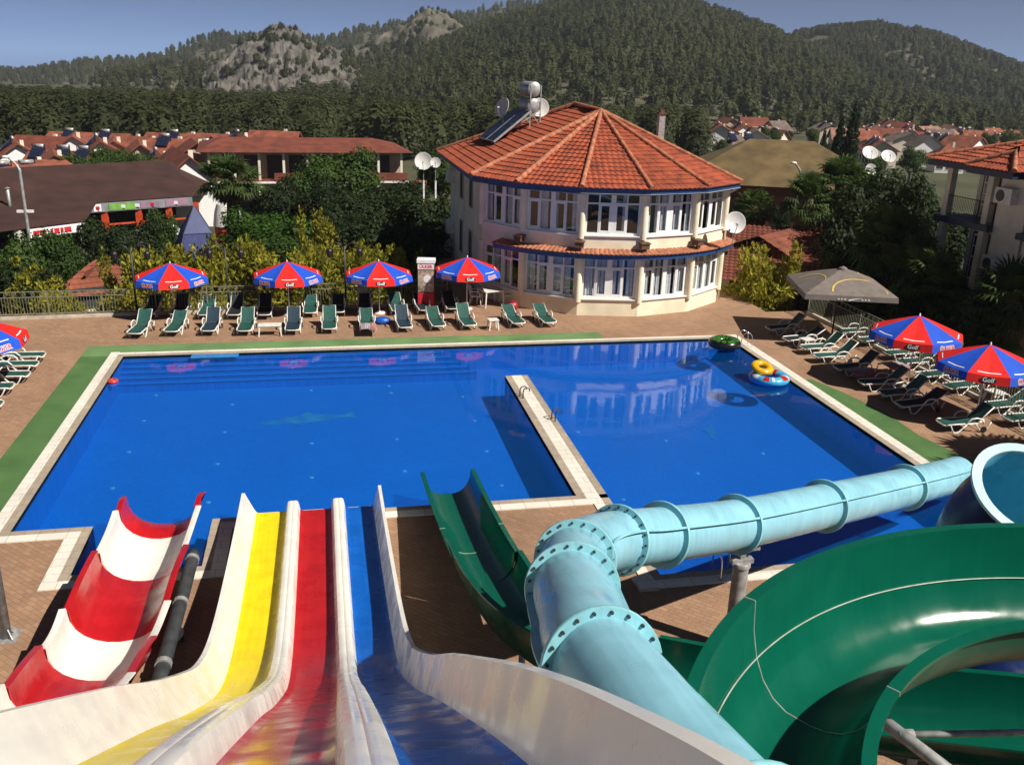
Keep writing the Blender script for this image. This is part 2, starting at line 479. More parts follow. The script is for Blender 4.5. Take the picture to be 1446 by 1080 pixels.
# pool basin
m_tile = brick_mat('blue_pool_mosaic', (.001, .115, .53), (.001, .088, .45), (.006, .145, .54), 1.0, .45, .09, .09, .008, 0, dirt=.18, bump=.1)
m_step = mat('dark_blue_nosing_tile', (.002, .05, .27), .5, .15, 5)
PZ = -.92
b = MB()
for i in range(len(XB) - 1):
    for j in range(len(YB) - 1):
        x0, x1, y0, y1 = XB[i], XB[i + 1], YB[j], YB[j + 1]; cx, cy = (x0 + x1) / 2, (y0 + y1) / 2
        if not is_pool(cx, cy): continue
        b.quad((x0, y0, PZ), (x1, y0, PZ), (x1, y1, PZ), (x0, y1, PZ))
        for (dx, dy, p, q) in ((-1, 0, (x0, y0), (x0, y1)), (1, 0, (x1, y1), (x1, y0)), (0, -1, (x1, y0), (x0, y0)), (0, 1, (x0, y1), (x1, y1))):
            nx, ny = (x0 - .1 if dx < 0 else x1 + .1 if dx > 0 else cx), (y0 - .1 if dy < 0 else y1 + .1 if dy > 0 else cy)
            if not is_pool(nx, ny):
                b.quad((*p, PZ), (*q, PZ), (*q, 0.0), (*p, 0.0))
pool = struct(b.build('pool_basin', m_tile))
b = MB()
for k in range(5):
    zt = -.16 - .12 * k; y0 = 32.5 - .24 * (k + 1); x1 = 5.3 - .26 * (4 - k)
    b.box((-6.937, y0, PZ + .003), (x1, 32.497 - (.24 * k), zt), 0)
    b.box((-6.935, y0 - .012, zt - .03), (x1 + .012, y0 + .03, zt + .006), 1)
    b.box((x1 - .03, y0 + .03, zt - .03), (x1 + .013, 32.49 - .24 * k, zt + .0055), 1)
struct(b.build('pool_steps', [m_tile, m_step]))

# water: clear, mirror by Fresnel, small ripples
m_water = bpy.data.materials.new('pool_water'); m_water.use_nodes = True
n = m_water.node_tree.nodes; l = m_water.node_tree.links; n.clear()
o_ = n.new("ShaderNodeOutputMaterial"); fr = n.new("ShaderNodeFresnel"); fr.inputs[0].default_value = 1.33
tb = n.new("ShaderNodeBsdfTransparent"); tb.inputs[0].default_value = (.80, .93, 1.0, 1)
gb = n.new("ShaderNodeBsdfGlossy"); gb.inputs["Roughness"].default_value = .015; gb.inputs[0].default_value = (.95, .97, 1, 1)
tc = n.new("ShaderNodeTexCoord")
n1 = n.new("ShaderNodeTexNoise"); n1.inputs["Scale"].default_value = 2.2; n1.inputs["Detail"].default_value = 3; l.new(tc.outputs["Object"], n1.inputs["Vector"])
n2 = n.new("ShaderNodeTexNoise"); n2.inputs["Scale"].default_value = 9; n2.inputs["Detail"].default_value = 2; l.new(tc.outputs["Object"], n2.inputs["Vector"])
ma = n.new("ShaderNodeMath"); ma.operation = 'MULTIPLY_ADD'; ma.inputs[1].default_value = .25; l.new(n2.outputs["Fac"], ma.inputs[0]); l.new(n1.outputs["Fac"], ma.inputs[2])
bp = n.new("ShaderNodeBump"); bp.inputs["Strength"].default_value = .08; bp.inputs["Distance"].default_value = .03; l.new(ma.outputs[0], bp.inputs["Height"])
l.new(bp.outputs[0], gb.inputs["Normal"]); l.new(bp.outputs[0], fr.inputs["Normal"])
ge = n.new('ShaderNodeNewGeometry'); iv = n.new('ShaderNodeMath'); iv.operation = 'SUBTRACT'; iv.inputs[0].default_value = 1.0; l.new(ge.outputs['Backfacing'], iv.inputs[1])   # no inner reflection: light leaves and enters straight
mu = n.new('ShaderNodeMath'); mu.operation = 'MULTIPLY'; l.new(fr.outputs[0], mu.inputs[0]); l.new(iv.outputs[0], mu.inputs[1])
ms = n.new("ShaderNodeMixShader"); l.new(mu.outputs[0], ms.inputs[0]); df_ = n.new('ShaderNodeBsdfDiffuse'); df_.inputs[0].default_value = (0.0, .20, .80, 1)     # blue scatter of cloudy water, mixed into the surface to lighten floor shadows
mt_ = n.new('ShaderNodeMixShader'); mt_.inputs[0].default_value = .13; l.new(tb.outputs[0], mt_.inputs[1]); l.new(df_.outputs[0], mt_.inputs[2])
l.new(mt_.outputs[0], ms.inputs[1]); l.new(gb.outputs[0], ms.inputs[2]); l.new(ms.outputs[0], o_.inputs[0])
b = MB()
for i in range(len(XB) - 1):
    for j in range(len(YB) - 1):
        x0, x1, y0, y1 = XB[i], XB[i + 1], YB[j], YB[j + 1]
        if is_pool((x0 + x1) / 2, (y0 + y1) / 2): b.quad((x0, y0, -.05), (x1, y0, -.05), (x1, y1, -.05), (x0, y1, -.05))
struct(b.build('pool_water', m_water))

# coping: pale outer tiles and a sandstone inner lip
m_cop = brick_mat('pale_coping_tile', (.82, .79, .70), (.76, .72, .63), (.5, .47, .4), 1.0, .6, .6, .3, .008, 0, dirt=.22, bump=.15)
m_lip = brick_mat('sandstone_lip', (.46, .38, .29), (.40, .33, .25), (.28, .23, .18), 1.0, .8, .3, .3, .008, 0, dirt=.35, bump=.2)
b = MB()
W1, W2, ZC = .20, .48, .022
def strip(x0, y0, x1, y1, mi, dz=0): b.box((x0, y0, -.12), (x1, y1, ZC + dz), mi)
# left
strip(-6.94 - W1, 19.7, -6.94, 32.5, 1); strip(-6.94 - W2, 19.7 - W2, -6.94 - W1, 32.5 + W2, 0, .004)
# far
strip(-6.94 - W1, 32.5, 15.55, 32.5 + W1, 1); strip(-6.94 - W1, 32.5 + W1, 15.55 + W2, 32.5 + W2 - .08, 0, .004)
# right
strip(15.55, 15.85, 15.55 + W1, 32.5 + W1, 1); strip(15.55 + W1, 15.85 - W2, 15.55 + W2 + .05, 32.5 + W1, 0, .004)
# near left, notch, near middle
strip(-6.94 - W1, 19.7 - W1, -5.24 - W1, 19.7, 1); strip(-6.94 - W1, 19.7 - W2, -5.24 - W1, 19.7 - W1, 0, .004)
strip(-5.24 - W1, 17.6 - W1, -5.24, 19.7, 1); strip(-5.24 - W2, 17.6 - W2, -5.24 - W1, 19.7 - W2, 0, .004)
strip(-5.24, 17.6 - W1, -2.7 + W1, 17.6, 1); strip(-5.24 - W1, 17.6 - W2, -2.7 + W2, 17.6 - W1, 0, .004)
strip(-2.7, 17.6, -2.7 + W1, 19.7, 1); strip(-2.7 + W1, 17.6 - W1, -2.7 + W2, 19.7 - W1, 0, .004)
strip(-2.7 + W1, 19.7 - W1, 6.64, 19.7, 1); strip(-2.7 + W2, 19.7 - W2, 6.44, 19.7 - W1, 0, .004)
# divider
strip(5.87, 19.7, 6.08, 28.9, 1); strip(6.08, 19.5, 6.43, 28.9, 0, .004); strip(6.43, 15.85, 6.64, 28.9, 1)
strip(6.18, 15.85 - W2, 6.43, 19.5 - .001, 0, .003)
# right near
strip(6.43, 15.85 - W1, 15.55, 15.85, 1); strip(6.43, 15.85 - W2, 15.55 + W1, 15.85 - W1, 0, .004)
b.box((6.0, 15.3, 0), (6.42, 15.8, .07), 0)
struct(b.build('coping', [m_cop, m_lip]))

# green artificial turf strips
m_turf = mat('green_turf_carpet', (.075, .16, .045), .95, .25, .8, bump=.6, bscale=160, col2=(.05, .125, .035))
m_turf2 = mat('faded_turf_carpet', (.13, .24, .09), .95, .25, .8, bump=.6, bscale=160, col2=(.095, .18, .065))
b = MB()
b.box((-8.35, 14, 0), (-7.43, 32.6, .008), 0); b.box((-8.35, 32.605, 0), (-7.43, 33.85, .0085), 1)
b.box((-7.425, 32.99, 0), (10.6, 33.85, .008), 1)
rp_ = [(16.09, 27.4), (16.09, 16), (17.55, 16), (17.5, 19.5), (17.0, 22.2), (17.1, 24), (16.75, 26), (16.35, 27.4)]
b.prism(rp_[::-1], 0, .008, 0)
struct(b.build('turf_strip', [m_turf, m_turf2]))

# pool floor inlets and mosaic dolphins
m_pale = mat('pale_inlet', (.06, .25, .52), .5, .1)
m_dol = mat('sea_green_mosaic', (.02, .15, .30), .5, .45, 3, col2=(.004, .10, .36))
pts = [at(px, py, PZ) for px, py in ((220, 558), (328, 571), (439, 551), (552, 555), (653, 560), (203, 594), (317, 610), (440, 626), (560, 620), (670, 594), (182, 638), (307, 655), (440, 674), (571, 665), (687, 637), (159, 689), (294, 709), (708, 685), (640, 527), (549, 545))]
pts += [at(px, py, PZ) for px, py in ((940, 622), (816, 610), (1077, 640), (985, 668), (880, 705), (1160, 600), (1030, 560))]
for p in pts:
    b = MB(); b.lathe([(0, .012), (.06, .012), (.07, 0)], (p.x, p.y, PZ + .002), 10); b.build('floor_inlet', m_pale, pool)
for px, py in ((74, 742), (112, 741), (722, 703), (764, 703), (548, 713)):
    p = at(px, py, -.3)
    b = MB()
    yy = 19.7
    b.box((p.x - .22, yy + .003, -.34), (p.x + .22, yy + .30, -.30)); b.build('skimmer_mouth', mat('skimmer_plastic', (.20, .55, .55), .5, .2), pool)
def dolphin(cx, cy, L, rot, sx=1):
    out = [(-.5, .02), (-.36, .07), (-.2, .12), (-.06, .14), (.02, .24), (.07, .14), (.22, .10), (.36, .05), (.44, .10), (.50, .12), (.47, .03), (.50, -.05), (.42, -.02), (.30, .0), (.12, -.05), (-.06, -.07), (-.10, -.15), (-.17, -.06), (-.32, -.04), (-.44, -.03)]
    c, s = cos(rot), sin(rot)
    mb = MB(); mb.prism([(cx + L * (x * c - y * s) * sx, cy + L * (x * s + y * c)) for x, y in out], PZ + .002, PZ + .012)
    return mb
p = at(435, 593, PZ); q = at(1006, 610, PZ)
dolphin(p.x, p.y, 3.1, radians(6)).build('dolphin_mosaic', m_dol, pool)
dolphin(q.x, q.y, 1.3, radians(70)).build('dolphin_mosaic', m_dol, pool)

# ================================================================== HILLS AND FOREST
def az_of(px, py):
    d = ray(px, py); return atan2(d.x, d.y), d.z / hypot(d.x, d.y)

def hill(name, sky, D0, D1, zb, material, tree_h=0.0, na=110, rough=0.0, rs=.01, ramp=1.0, nsf=22):
    az = []; el = []
    for px, py in sky:
        a, e = az_of(px, py); az.append(a); el.append(e)
    A = np.linspace(az[0], az[-1], na); E = np.interp(A, az, el)
    E = np.convolve(np.pad(E, 2, 'edge'), np.ones(5) / 5, 'valid') if rough == 0 else E
    S = list(np.linspace(0, 1, nsf)) + [1.12, 1.3, 1.6]
    mb = MB(); H = np.zeros((na, len(S))); P = np.zeros((na, len(S), 3))
    for i, a in enumerate(A):
        zr = CAM_H + D1 * E[i] - tree_h
        edge = min(1, min(i, na - 1 - i) / 5)
        for j, s in enumerate(S):
            r = D0 + (D1 - D0) * s
            g = (.45 * s + .55 * s * s * (3 - 2 * s)) ** ramp if s <= 1 else max(0, 1 - (s - 1) * 1.5)
            x, y = r * sin(a), r * cos(a)
            z = zb + (zr - zb) * g
            if rough:
                q_ = Vector((x * rs, y * rs, 3.1 + z * rs * .5)); rg = 1 - abs(noise.fractal(q_, .9, 2.1, 6)) * 1.6
                z += rough * (rg - .75 + .25 * noise.noise(q_ * 4.3)) * (1 if s < .9 else .35)
            else: z += 4.0 * noise.noise(Vector((x * .008, y * .008, 0))) * min(1, s * 3) * (1 if s < .9 else .3)
            P[i, j] = (x, y, z)
            mb.v.append((x, y, z))
    ns = len(S)
    for i in range(na - 1):
        for j in range(ns - 1):
            mb.f.append((i * ns + j, (i + 1) * ns + j, (i + 1) * ns + j + 1, i * ns + j + 1)); mb.m.append(0)
    struct(mb.build(name, material, smooth=True))
    return P

m_hillfloor = mat('pine_forest_floor', (.085, .075, .045), .95, .5, .03, col2=(.03, .035, .014))
m_rockhill = mat('limestone_crag', (.12, .108, .098), .95, .5, .09, bump=1.0, bscale=.35, col2=(.032, .031, .024))
m_mixhill = mat('scrub_and_limestone', (.10, .088, .07), .95, .5, .06, bump=1.0, bscale=.2, col2=(.028, .032, .016))

far_l = hill('far_ridge', [(-60, 100), (0, 99), (60, 97), (100, 87), (130, 84), (180, 83), (220, 76), (260, 61), (300, 46), (330, 44), (360, 50), (470, 52), (500, 38), (545, 34), (600, 24), (640, 20), (700, 6), (760, 0), (800, -2), (860, 10)], 900, 1300, -30, m_hillfloor, 5)
mid_l = hill('scrub_hill', [(130, 112), (200, 100), (260, 92), (300, 88), (380, 80), (460, 72), (490, 70), (520, 58), (545, 47), (580, 26), (603, 12), (625, 17), (650, 34), (700, 60), (760, 90)], 520, 860, -12, m_mixhill, 0, 260, 11, .028, 1.0, 80)
crag = hill('limestone_crag', [(285, 106), (300, 94), (318, 82), (333, 69), (348, 54), (365, 46), (378, 39), (392, 37), (408, 38), (424, 45), (440, 52), (458, 62), (474, 70), (492, 86), (515, 104)], 440, 640, -10, m_rockhill, 0, 280, 9, .045, .8, 110)
main_h = hill('wooded_hill', [(400, 128), (450, 108), (500, 106), (560, 86), (600, 68), (640, 48), (700, 25), (760, 9), (850, -8), (930, -8), (1000, 8), (1040, 20), (1080, 36), (1120, 52), (1160, 68), (1200, 86), (1260, 108), (1330, 130), (1400, 146)], 300, 760, -9, m_hillfloor, 6.5)
right_h = hill('right_hill', [(1040, 74), (1090, 58), (1120, 47), (1180, 36), (1250, 31), (1300, 37), (1340, 52), (1390, 73), (1446, 93), (1500, 108), (1600, 140)], 480, 1000, -14, m_hillfloor, 5.5, 120, 10, .01)

# crown templates: many needle-clump faces on an uneven, rounded cone
def crown_template(seed, nq, size, prof):
    r = np.random.default_rng(seed); V = []
    for q in range(nq):
        h = r.random() ** .85
        rad = prof(h) * (.55 + .5 * r.random()); a = r.random() * 2 * pi
        c = np.array([rad * cos(a), rad * sin(a), .08 + .92 * h])
        nrm = np.array([cos(a) + .28 * r.normal(), sin(a) + .28 * r.normal(), .2 + 1.3 * h + .25 * r.normal()]); nrm /= np.linalg.norm(nrm)
        t = np.cross(nrm, r.normal(size=3)); t /= np.linalg.norm(t); u = np.cross(nrm, t)
        sz = size * (.6 + .8 * r.random())
        V += [c - t * sz - u * sz * .6, c + t * sz * .9 - u * sz * .7, c + t * sz * .7 + u * sz * .8, c - t * sz * .8 + u * sz * .6]
    for i in range(5):          # an inner body of foliage so the crown is not see-through
        for k in range(7):
            q = []
            for (ii, kk) in ((i, k), (i, k + 1), (i + 1, k + 1), (i + 1, k)):
                h = .10 + .80 * ii / 5; a = 2 * pi * (kk % 7) / 7; rad = prof(h) * (.62 + .16 * sin(kk % 7 * 2.4 + seed)) * (1 if ii < 5 else .2)
                q.append(np.array([rad * cos(a), rad * sin(a), .06 + .92 * h]))
            V += q
    return np.array(V)
pine_prof = lambda h: .40 * max(0, sin(pi * min(1, .12 + .86 * h))) ** .6 * (1 - .25 * h) + .02
PT = [crown_template(s, 110, .052, pine_prof) for s in range(6)]
PN = [crown_template(s, 360, .029, pine_prof) for s in range(6, 12)]

def merge_crowns(name, pos, hs, material, templates=PT, wide=(.8, 1.15), tone=None):
    """one mesh of many crowns; every crown has its own tone"""
    pos = np.asarray(pos); hs = np.asarray(hs); N = len(pos)
    k = rng.integers(0, len(templates), N); Vs = []; T = []
    base = np.clip(rng.random(N) * .75 + .25 + .9 * np.array([noise.noise(Vector((q[0] * .012, q[1] * .012, 2))) for q in pos]), 0, 1)
    for t_i, t in enumerate(templates):
        idx = np.where(k == t_i)[0]
        if not len(idx): continue
        a = rng.random(len(idx)) * 2 * pi; w = hs[idx] * rng.uniform(*wide, len(idx))
        c, s = np.cos(a), np.sin(a)
        X = (t[None, :, 0] * c[:, None] - t[None, :, 1] * s[:, None]) * w[:, None] + pos[idx, 0:1]
        Y = (t[None, :, 0] * s[:, None] + t[None, :, 1] * c[:, None]) * w[:, None] + pos[idx, 1:2]
        Z = t[None, :, 2] * hs[idx][:, None] + pos[idx, 2:3]
        Vs.append(np.stack([X, Y, Z], -1).reshape(-1, 3))
        nq = len(t) // 4
        T.append(np.clip(np.repeat(base[idx], nq) * .85 + rng.random(len(idx) * nq) * .18 - .02, 0, 1))
    V = np.concatenate(Vs); T = np.concatenate(T); nf = len(V) // 4
    me = bpy.data.meshes.new(name)
    me.vertices.add(len(V)); me.vertices.foreach_set("co", V.astype(np.float32).ravel())
    me.loops.add(nf * 4); me.loops.foreach_set("vertex_index", np.arange(nf * 4, dtype=np.int32))
    me.polygons.add(nf); me.polygons.foreach_set("loop_start", np.arange(0, nf * 4, 4, dtype=np.int32))
    me.materials.append(material)
    at_ = me.attributes.new("tone", 'FLOAT', 'FACE'); at_.data.foreach_set("value", T.astype(np.float32))
    me.update(calc_edges=True)
    o = bpy.data.objects.new(name, me); COL.objects.link(o)
    return o

def on_hill(P, n, smin=0.0, smax=1.0):
    na, ns, _ = P.shape; ns -= 3
    i = rng.random(n) * (na - 1.001); s = np.sqrt(rng.uniform(smin ** 2, smax ** 2, n)) * (ns - 1.001)
    i0 = i.astype(int); j0 = s.astype(int); fi = (i - i0)[:, None]; fj = (s - j0)[:, None]
    return (P[i0, j0] * (1 - fi) * (1 - fj) + P[i0 + 1, j0] * fi * (1 - fj) + P[i0, j0 + 1] * (1 - fi) * fj + P[i0 + 1, j0 + 1] * fi * fj)

def clumpy(p, thr, sc):
    return np.array([noise.noise(Vector((q[0] * sc, q[1] * sc, 5))) > thr for q in p])

pos = on_hill(main_h, 7600); pos = pos[clumpy(pos, -.55, .03)]; hs = rng.uniform(4.5, 9.5, len(pos)) * np.where(rng.random(len(pos)) < .2, .6, 1)
struct(merge_crowns('forest', pos, hs, M['pine']), 'stuff')
pos = on_hill(right_h, 4600); pos = pos[clumpy(pos, -.38, .02)]; hs = rng.uniform(5, 9, len(pos))
struct(merge_crowns('forest', pos, hs, M['pine']), 'stuff')
pos = np.concatenate([on_hill(far_l, 1500, .2), on_hill(mid_l, 500, .0, .6)]); hs = rng.uniform(6, 11, len(pos)); 
struct(merge_crowns('forest', pos, hs, M['pine']), 'stuff')
pos = np.concatenate([on_hill(crag, 420, .0, .86), on_hill(mid_l, 1000, .3, 1)]); pos = pos[clumpy(pos, .02, .03)]; hs = rng.uniform(2.5, 5.0, len(pos))
struct(merge_crowns('scrub', pos, hs, M['pine'], wide=(1.0, 1.6)), 'stuff')
# wood on the plain
pts = []
for px0, px1, d0, d1, nn in ((-70, 820, 158, 440, 2600), (930, 1540, 330, 520, 900), (640, 980, 150, 320, 420)):
    for k in range(nn):
        px = random.uniform(px0, px1); d = sqrt(random.uniform(d0 ** 2, d1 ** 2))
        p = at_range(px, d, 0); pts.append((p.x, p.y, ground_z(p.x, p.y) - .3))
pts = np.array(pts); rr_ = np.hypot(pts[:, 0], pts[:, 1]); hs = rng.uniform(5.5, 9.0, len(pts)) * np.interp(rr_, [150, 440], [1.1, .8]) * np.where(rng.random(len(pts)) < .25, .6, 1)
struct(merge_crowns('forest', pts, hs, M['pine'], PN, (.95, 1.35)), 'stuff')

# hazy summer air over the whole valley
m_haze = bpy.data.materials.new('haze'); m_haze.use_nodes = True
n = m_haze.node_tree.nodes; l = m_haze.node_tree.links; n.clear()
o_ = n.new("ShaderNodeOutputMaterial"); pv_ = n.new("ShaderNodeVolumePrincipled")
pv_.inputs["Color"].default_value = (.74, .80, .92, 1); pv_.inputs["Density"].default_value = .00015; pv_.inputs["Anisotropy"].default_value = 0.1
l.new(pv_.outputs[0], o_.inputs["Volume"])
b = MB(); b.box((-1640, -1640, -35), (1640, 1640, 128)); struct(b.build('haze', m_haze), 'stuff')

# ================================================================== WATER SLIDES
C0 = Vector((0, 0, CAM_H))
G_WHITE = gelcoat('white_gelcoat', (.80, .78, .72), .25, .09)
G_SEAM = mat('pale_joint', (.34, .40, .35), .5, .2, 8)

# ---- three-lane slide
LY, LR, LB = [gelcoat(nm, c, .27, .18, seams=[17.6, 15.2, 13.2, 11.6, 9.0]) for nm, c in (('yellow_gelcoat', (.80, .62, .004)), ('red_gelcoat', (.42, .010, .012)), ('blue_gelcoat', (.003, .105, .48)))]
prof_yz = [(19.72, .08), (18.0, .17), (15.6, .36), (13.9, .56), (12.7, .84), (11.7, 1.26), (10.8, 1.80), (9.0, 3.0), (7.56, 4.02), (5.8, 5.22), (4.7, 5.96), (3.78, 6.55), (2.87, 7.1), (1.8, 7.7), (1.0, 8.02), (0.2, 8.1)]
path3 = smooth_path([(0, y * .99, CAM_H - (CAM_H - z) * .99) for y, z in prof_yz], 7)
fr3 = [(p, Vector((1, 0, 0)), Vector((0, 0, 1))) for p in path3]
s3 = thing('water_slide', 'white three-lane slide with yellow, red and blue lanes running to the pool', 'water slide', (0, 14, 0))
O3 = (0, 14, 0)
xs = dict(l0=-1.93, l1=-1.705, a=-1.05, b=-.735, c=-.04, d=.277, r0=.91, r1=1.035)
def lane(nm, x0, x1, m_, lab):
    mb = MB(); pr = [(x0, .03), (x0 + .05, .004)] + [(x0 + (x1 - x0) * t, 0) for t in (.15, .5, .85)] + [(x1 - .05, .004), (x1, .03)]
    mb.sweep(fr3, shell(pr, .03)); o = mb.build('lane', m_, s3, org=O3, angle=40); o["label"] = lab
lane('lane', xs['l1'], xs['a'], LY, 'yellow lane'); lane('lane', xs['b'], xs['c'], LR, 'red lane'); lane('lane', xs['d'], xs['r0'], LB, 'blue lane')
for x0, x1 in ((xs['a'], xs['b']), (xs['c'], xs['d'])):
    mb = MB(); w = x1 - x0
    pr = [(x0, -.03), (x0, .05), (x0 + .03, .20), (x0 + .05, .245), (x0 + .09, .262), (x0 + w / 2 - .012, .262), (x0 + w / 2, .256), (x0 + w / 2 + .012, .262), (x1 - .09, .262), (x1 - .05, .245), (x1 - .03, .20), (x1, .05), (x1, -.03)]
    mb.sweep(fr3, pr[::-1]); mb.build('lane_divider', G_WHITE, s3, org=O3, angle=40)
# each outer wall rises from the lane, with a turned rim
for side in (-1, 1):
    x0, x1 = (xs['l1'], xs['l0']) if side < 0 else (xs['r0'], xs['r1'])
    d = 1 if x1 > x0 else -1
    pr = [(x0, -.03), (x0, .03), (x0 + d * abs(x1 - x0) * .25, .12), (x1 - d * .01, .48), (x1, .52), (x1 + d * .07, .525), (x1 + d * .075, .46), (x1 + d * .03, .45), (x1 - d * .02, .40), (x0 + d * (abs(x1 - x0) * .25 + .03), .08), (x0 + d * .06, -.03)]
    mb = MB(); mb.sweep(fr3, pr if side < 0 else pr[::-1]); mb.build('side_wall', G_WHITE, s3, org=O3, angle=35)
# pale exit lip
mb = MB(); y = path3[0].y
for x0, x1 in ((xs['l1'], xs['a']), (xs['b'], xs['c']), (xs['d'], xs['r0'])):
    mb.box((x0 + .004, y - .10, .085), (x1 - .004, y + .12, .125))
mb.build('exit_lip', G_WHITE, s3, org=O3)
for y, z in ((16.5, .2), (12.0, .85), (9.0, 2.75), (5.8, 5.0), (2.6, 7.0)):
    for x in (-1.4, .5):
        mb = MB(); mb.tube([(x, y, 0), (x, y, z)], .07, 10); mb.box((x - .14, y - .14, 0), (x + .14, y + .14, .015)); mb.build('support_post', M['grey_metal'], s3, org=O3)

# ---- red and white wavy slide
G_RED = gelcoat('bright_red_gelcoat', (.44, .010, .014), .22, .2)
G_REDW = [G_RED, G_WHITE]
sw = thing('water_slide', 'broad trough slide of alternating red and white sections beside the yellow lane', 'water slide', (-3.6, 15, 0)); OW = (-3.6, 15, 0)
rim = [(19.35, .82), (18.5, .91), (16.6, 1.03), (14.3, 1.23), (13.0, 1.42), (11.4, 1.92), (9.8, 2.75), (8.0, 3.85), (6.0, 5.1)]
wpath = smooth_path([(-3.62, y, z - .70) for y, z in rim], 10)
edges = [19.35, 18.5, 16.6, 14.3, 13.0, 11.4, 9.8, 8.0, 6.0]
def wprof(k, bulge):
    """deep round trough with turned rims"""
    w = .74; d = .70
    a = [(-w - .10, d - .015), (-w - .095, d), (-w, d + .005)]
    for t in np.linspace(0, 1, 13):
        ang = pi + pi * t
        a.append((w * cos(ang) * .985, d * (1 - abs(sin(ang)) ** .80)))
    a += [(w, d + .005), (w + .095, d), (w + .10, d - .015)]
    return a
for k in range(len(edges) - 1):
    seg = [p for p in wpath if edges[k + 1] - .001 <= p.y <= edges[k] + .001]
    L = edges[k] - edges[k + 1]; red = k % 2 == 0
    fr = []
    for p in seg:
        t = (edges[k] - p.y) / L
        q = p.copy(); q.z += .07 * sin(pi * t) * (1 if red else -.35) + .025 * (1 - t)
        fr.append((q, Vector((1, 0, 0)) * (1 + .055 * (1 - t) ** 2), Vector((0, 0, 1)) * (1 + .04 * (1 - t) ** 2)))
    mb = MB(); mb.sweep(fr, shell(wprof(k, .012 if red else 0), .025)[::1]); o = mb.build('trough_section', G_RED if red else G_WHITE, sw, org=OW, angle=45)
    o["label"] = ('red' if red else 'white') + ' trough section'
for y, z in ((17.0, .22), (13.6, .48), (10.5, 1.5), (7.5, 3.2)):
    mb = MB(); mb.tube([(-3.62, y, 0), (-3.62, y, z)], .07, 10); mb.box((-3.78, y - .14, 0), (-3.46, y + .14, .015)); mb.build('support_post', M['grey_metal'], sw, org=OW)

# ---- water feed pipe lying beside it
pf = thing('water_pipe', 'dark grey plastic feed pipe lying between the red slide and the yellow lane', 'pipe', (-2.9, 15, 0)); OP = (-2.9, 15, 0)
pp = [(-2.83, 17.55, .34), (-2.84, 16.4, .34), (-2.86, 14.6, .36), (-2.88, 12.8, .40), (-2.89, 11.4, .8), (-2.90, 9.5, 1.7), (-2.9, 8.5, 2.3)]
mb = MB(); mb.tube(smooth_path(pp, 5), .125, 14); mb.build('pipe', M['pipe'], pf, smooth=True, org=OP)
for y, z in ((15.7, .347), (13.8, .375), (17.3, .34)):
    mb = MB(); x = -2.84 - (16.4 - y) * .011; mb.tube([(x, y - .05, z - .002), (x, y + .05, z + .002)], .14, 14); mb.build('pipe_collar', M['grey_metal'], pf, org=OP)
for y in (15.0, 12.8):
    x = -2.77 - (15 - y) * .02
    mb = MB(); x -= .07; mb.box((x - .12, y - .04, 0), (x + .12, y + .04, .25)); mb.build('pipe_bracket', M['dark_metal'], pf, org=OP)

# ---- green open slide: tight curve over the terrace, a long chute, and the straight run into the pool
G_GREEN = gelcoat('green_gelcoat', (.002, .092, .056), .14, .12)
G_GREEN_OUT = gelcoat('green_gelcoat_outside', (.003, .075, .045), .28, .12)
sg = thing('water_slide', 'green open trough slide winding under the blue tube into the pool', 'water slide', (6, 8, 0)); OG = (6, 8, 0)
HX, HY, HR, HZ = 5.80, 2.95, 3.36, 5.0           # upper curve: centre, radius, floor height
def arc(a0, a1, n_, z0, z1, R_=HR):
    return [Vector((HX + R_ * cos(radians(a0 + (a1 - a0) * i / n_)), HY + R_ * sin(radians(a0 + (a1 - a0) * i / n_)), z0 + (z1 - z0) * i / n_)) for i in range(n_ + 1)]
up_ = [Vector((13.0, 2.6, 5.5)), Vector((10.2, 4.28, 5.2))]
upper = smooth_path(up_ + arc(60, 190, 18, 5.0, 4.90), 5)
lower = smooth_path([upper[-1]] + arc(208, 262, 5, 4.75, 4.1) + [Vector((7.6, -.1, 3.75)), Vector((9.9, 1.4, 3.25)), Vector((11.0, 3.8, 2.8)), Vector((10.6, 6.2, 2.4)), Vector((9.2, 7.45, 2.02)), Vector((7.4, 8.6, 1.66)), Vector((5.6, 9.72, 1.30)), Vector((4.45, 10.6, 1.1))], 6)
turn = smooth_path([lower[-1], Vector((3.72, 11.55, .98)), Vector((3.18, 12.55, .87)), Vector((2.92, 13.7, .75)), Vector((2.82, 15.1, .60))], 8)
run = smooth_path([turn[-1], Vector((2.78, 16.3, .46)), Vector((2.74, 18.2, .28)), Vector((2.72, 19.95, .16))], 6)
def gprof(wl, wr, hl, hr):
    """left/right half widths and wall heights, rounded bottom, turned rims"""
    a = [(-wl - .10, hl - .035), (-wl - .10, hl), (-wl, hl + .005)]
    for t in np.linspace(0, 1, 7): a.append((-wl * cos(t * pi / 2 * .96) , hl * (1 - sin(t * pi / 2)) ** 1.15))
    for t in np.linspace(1, 0, 7)[1:]: a.append((wr * cos(t * pi / 2 * .96), hr * (1 - sin(t * pi / 2)) ** 1.15))
    a += [(wr, hr + .005), (wr + .10, hr), (wr + .10, hr - .035)]
    return a
def chute(name, path, pr, lab=None):
    sp = shell(pr, .022); n_ = len(pr)
    mb = MB(); mb.sweep(frames_of(path), sp, mis=[0] * (n_ - 1) + [1] * (len(sp) - n_ + 1))
    return mb.build(name, [G_GREEN, G_GREEN_OUT], sg, org=OG, angle=50)
# travel on the upper curve runs with the circle centre on the left: right side is the outer wall
PU = gprof(.56, .56, .66, .92)
chute('curve_trough', upper, PU)
chute('lower_chute', lower, gprof(.56, .60, .62, .80))
chute('turn_trough', turn, gprof(.68, .60, 1.04, .62))
chute('exit_trough', run, gprof(.56, .56, .60, .60))
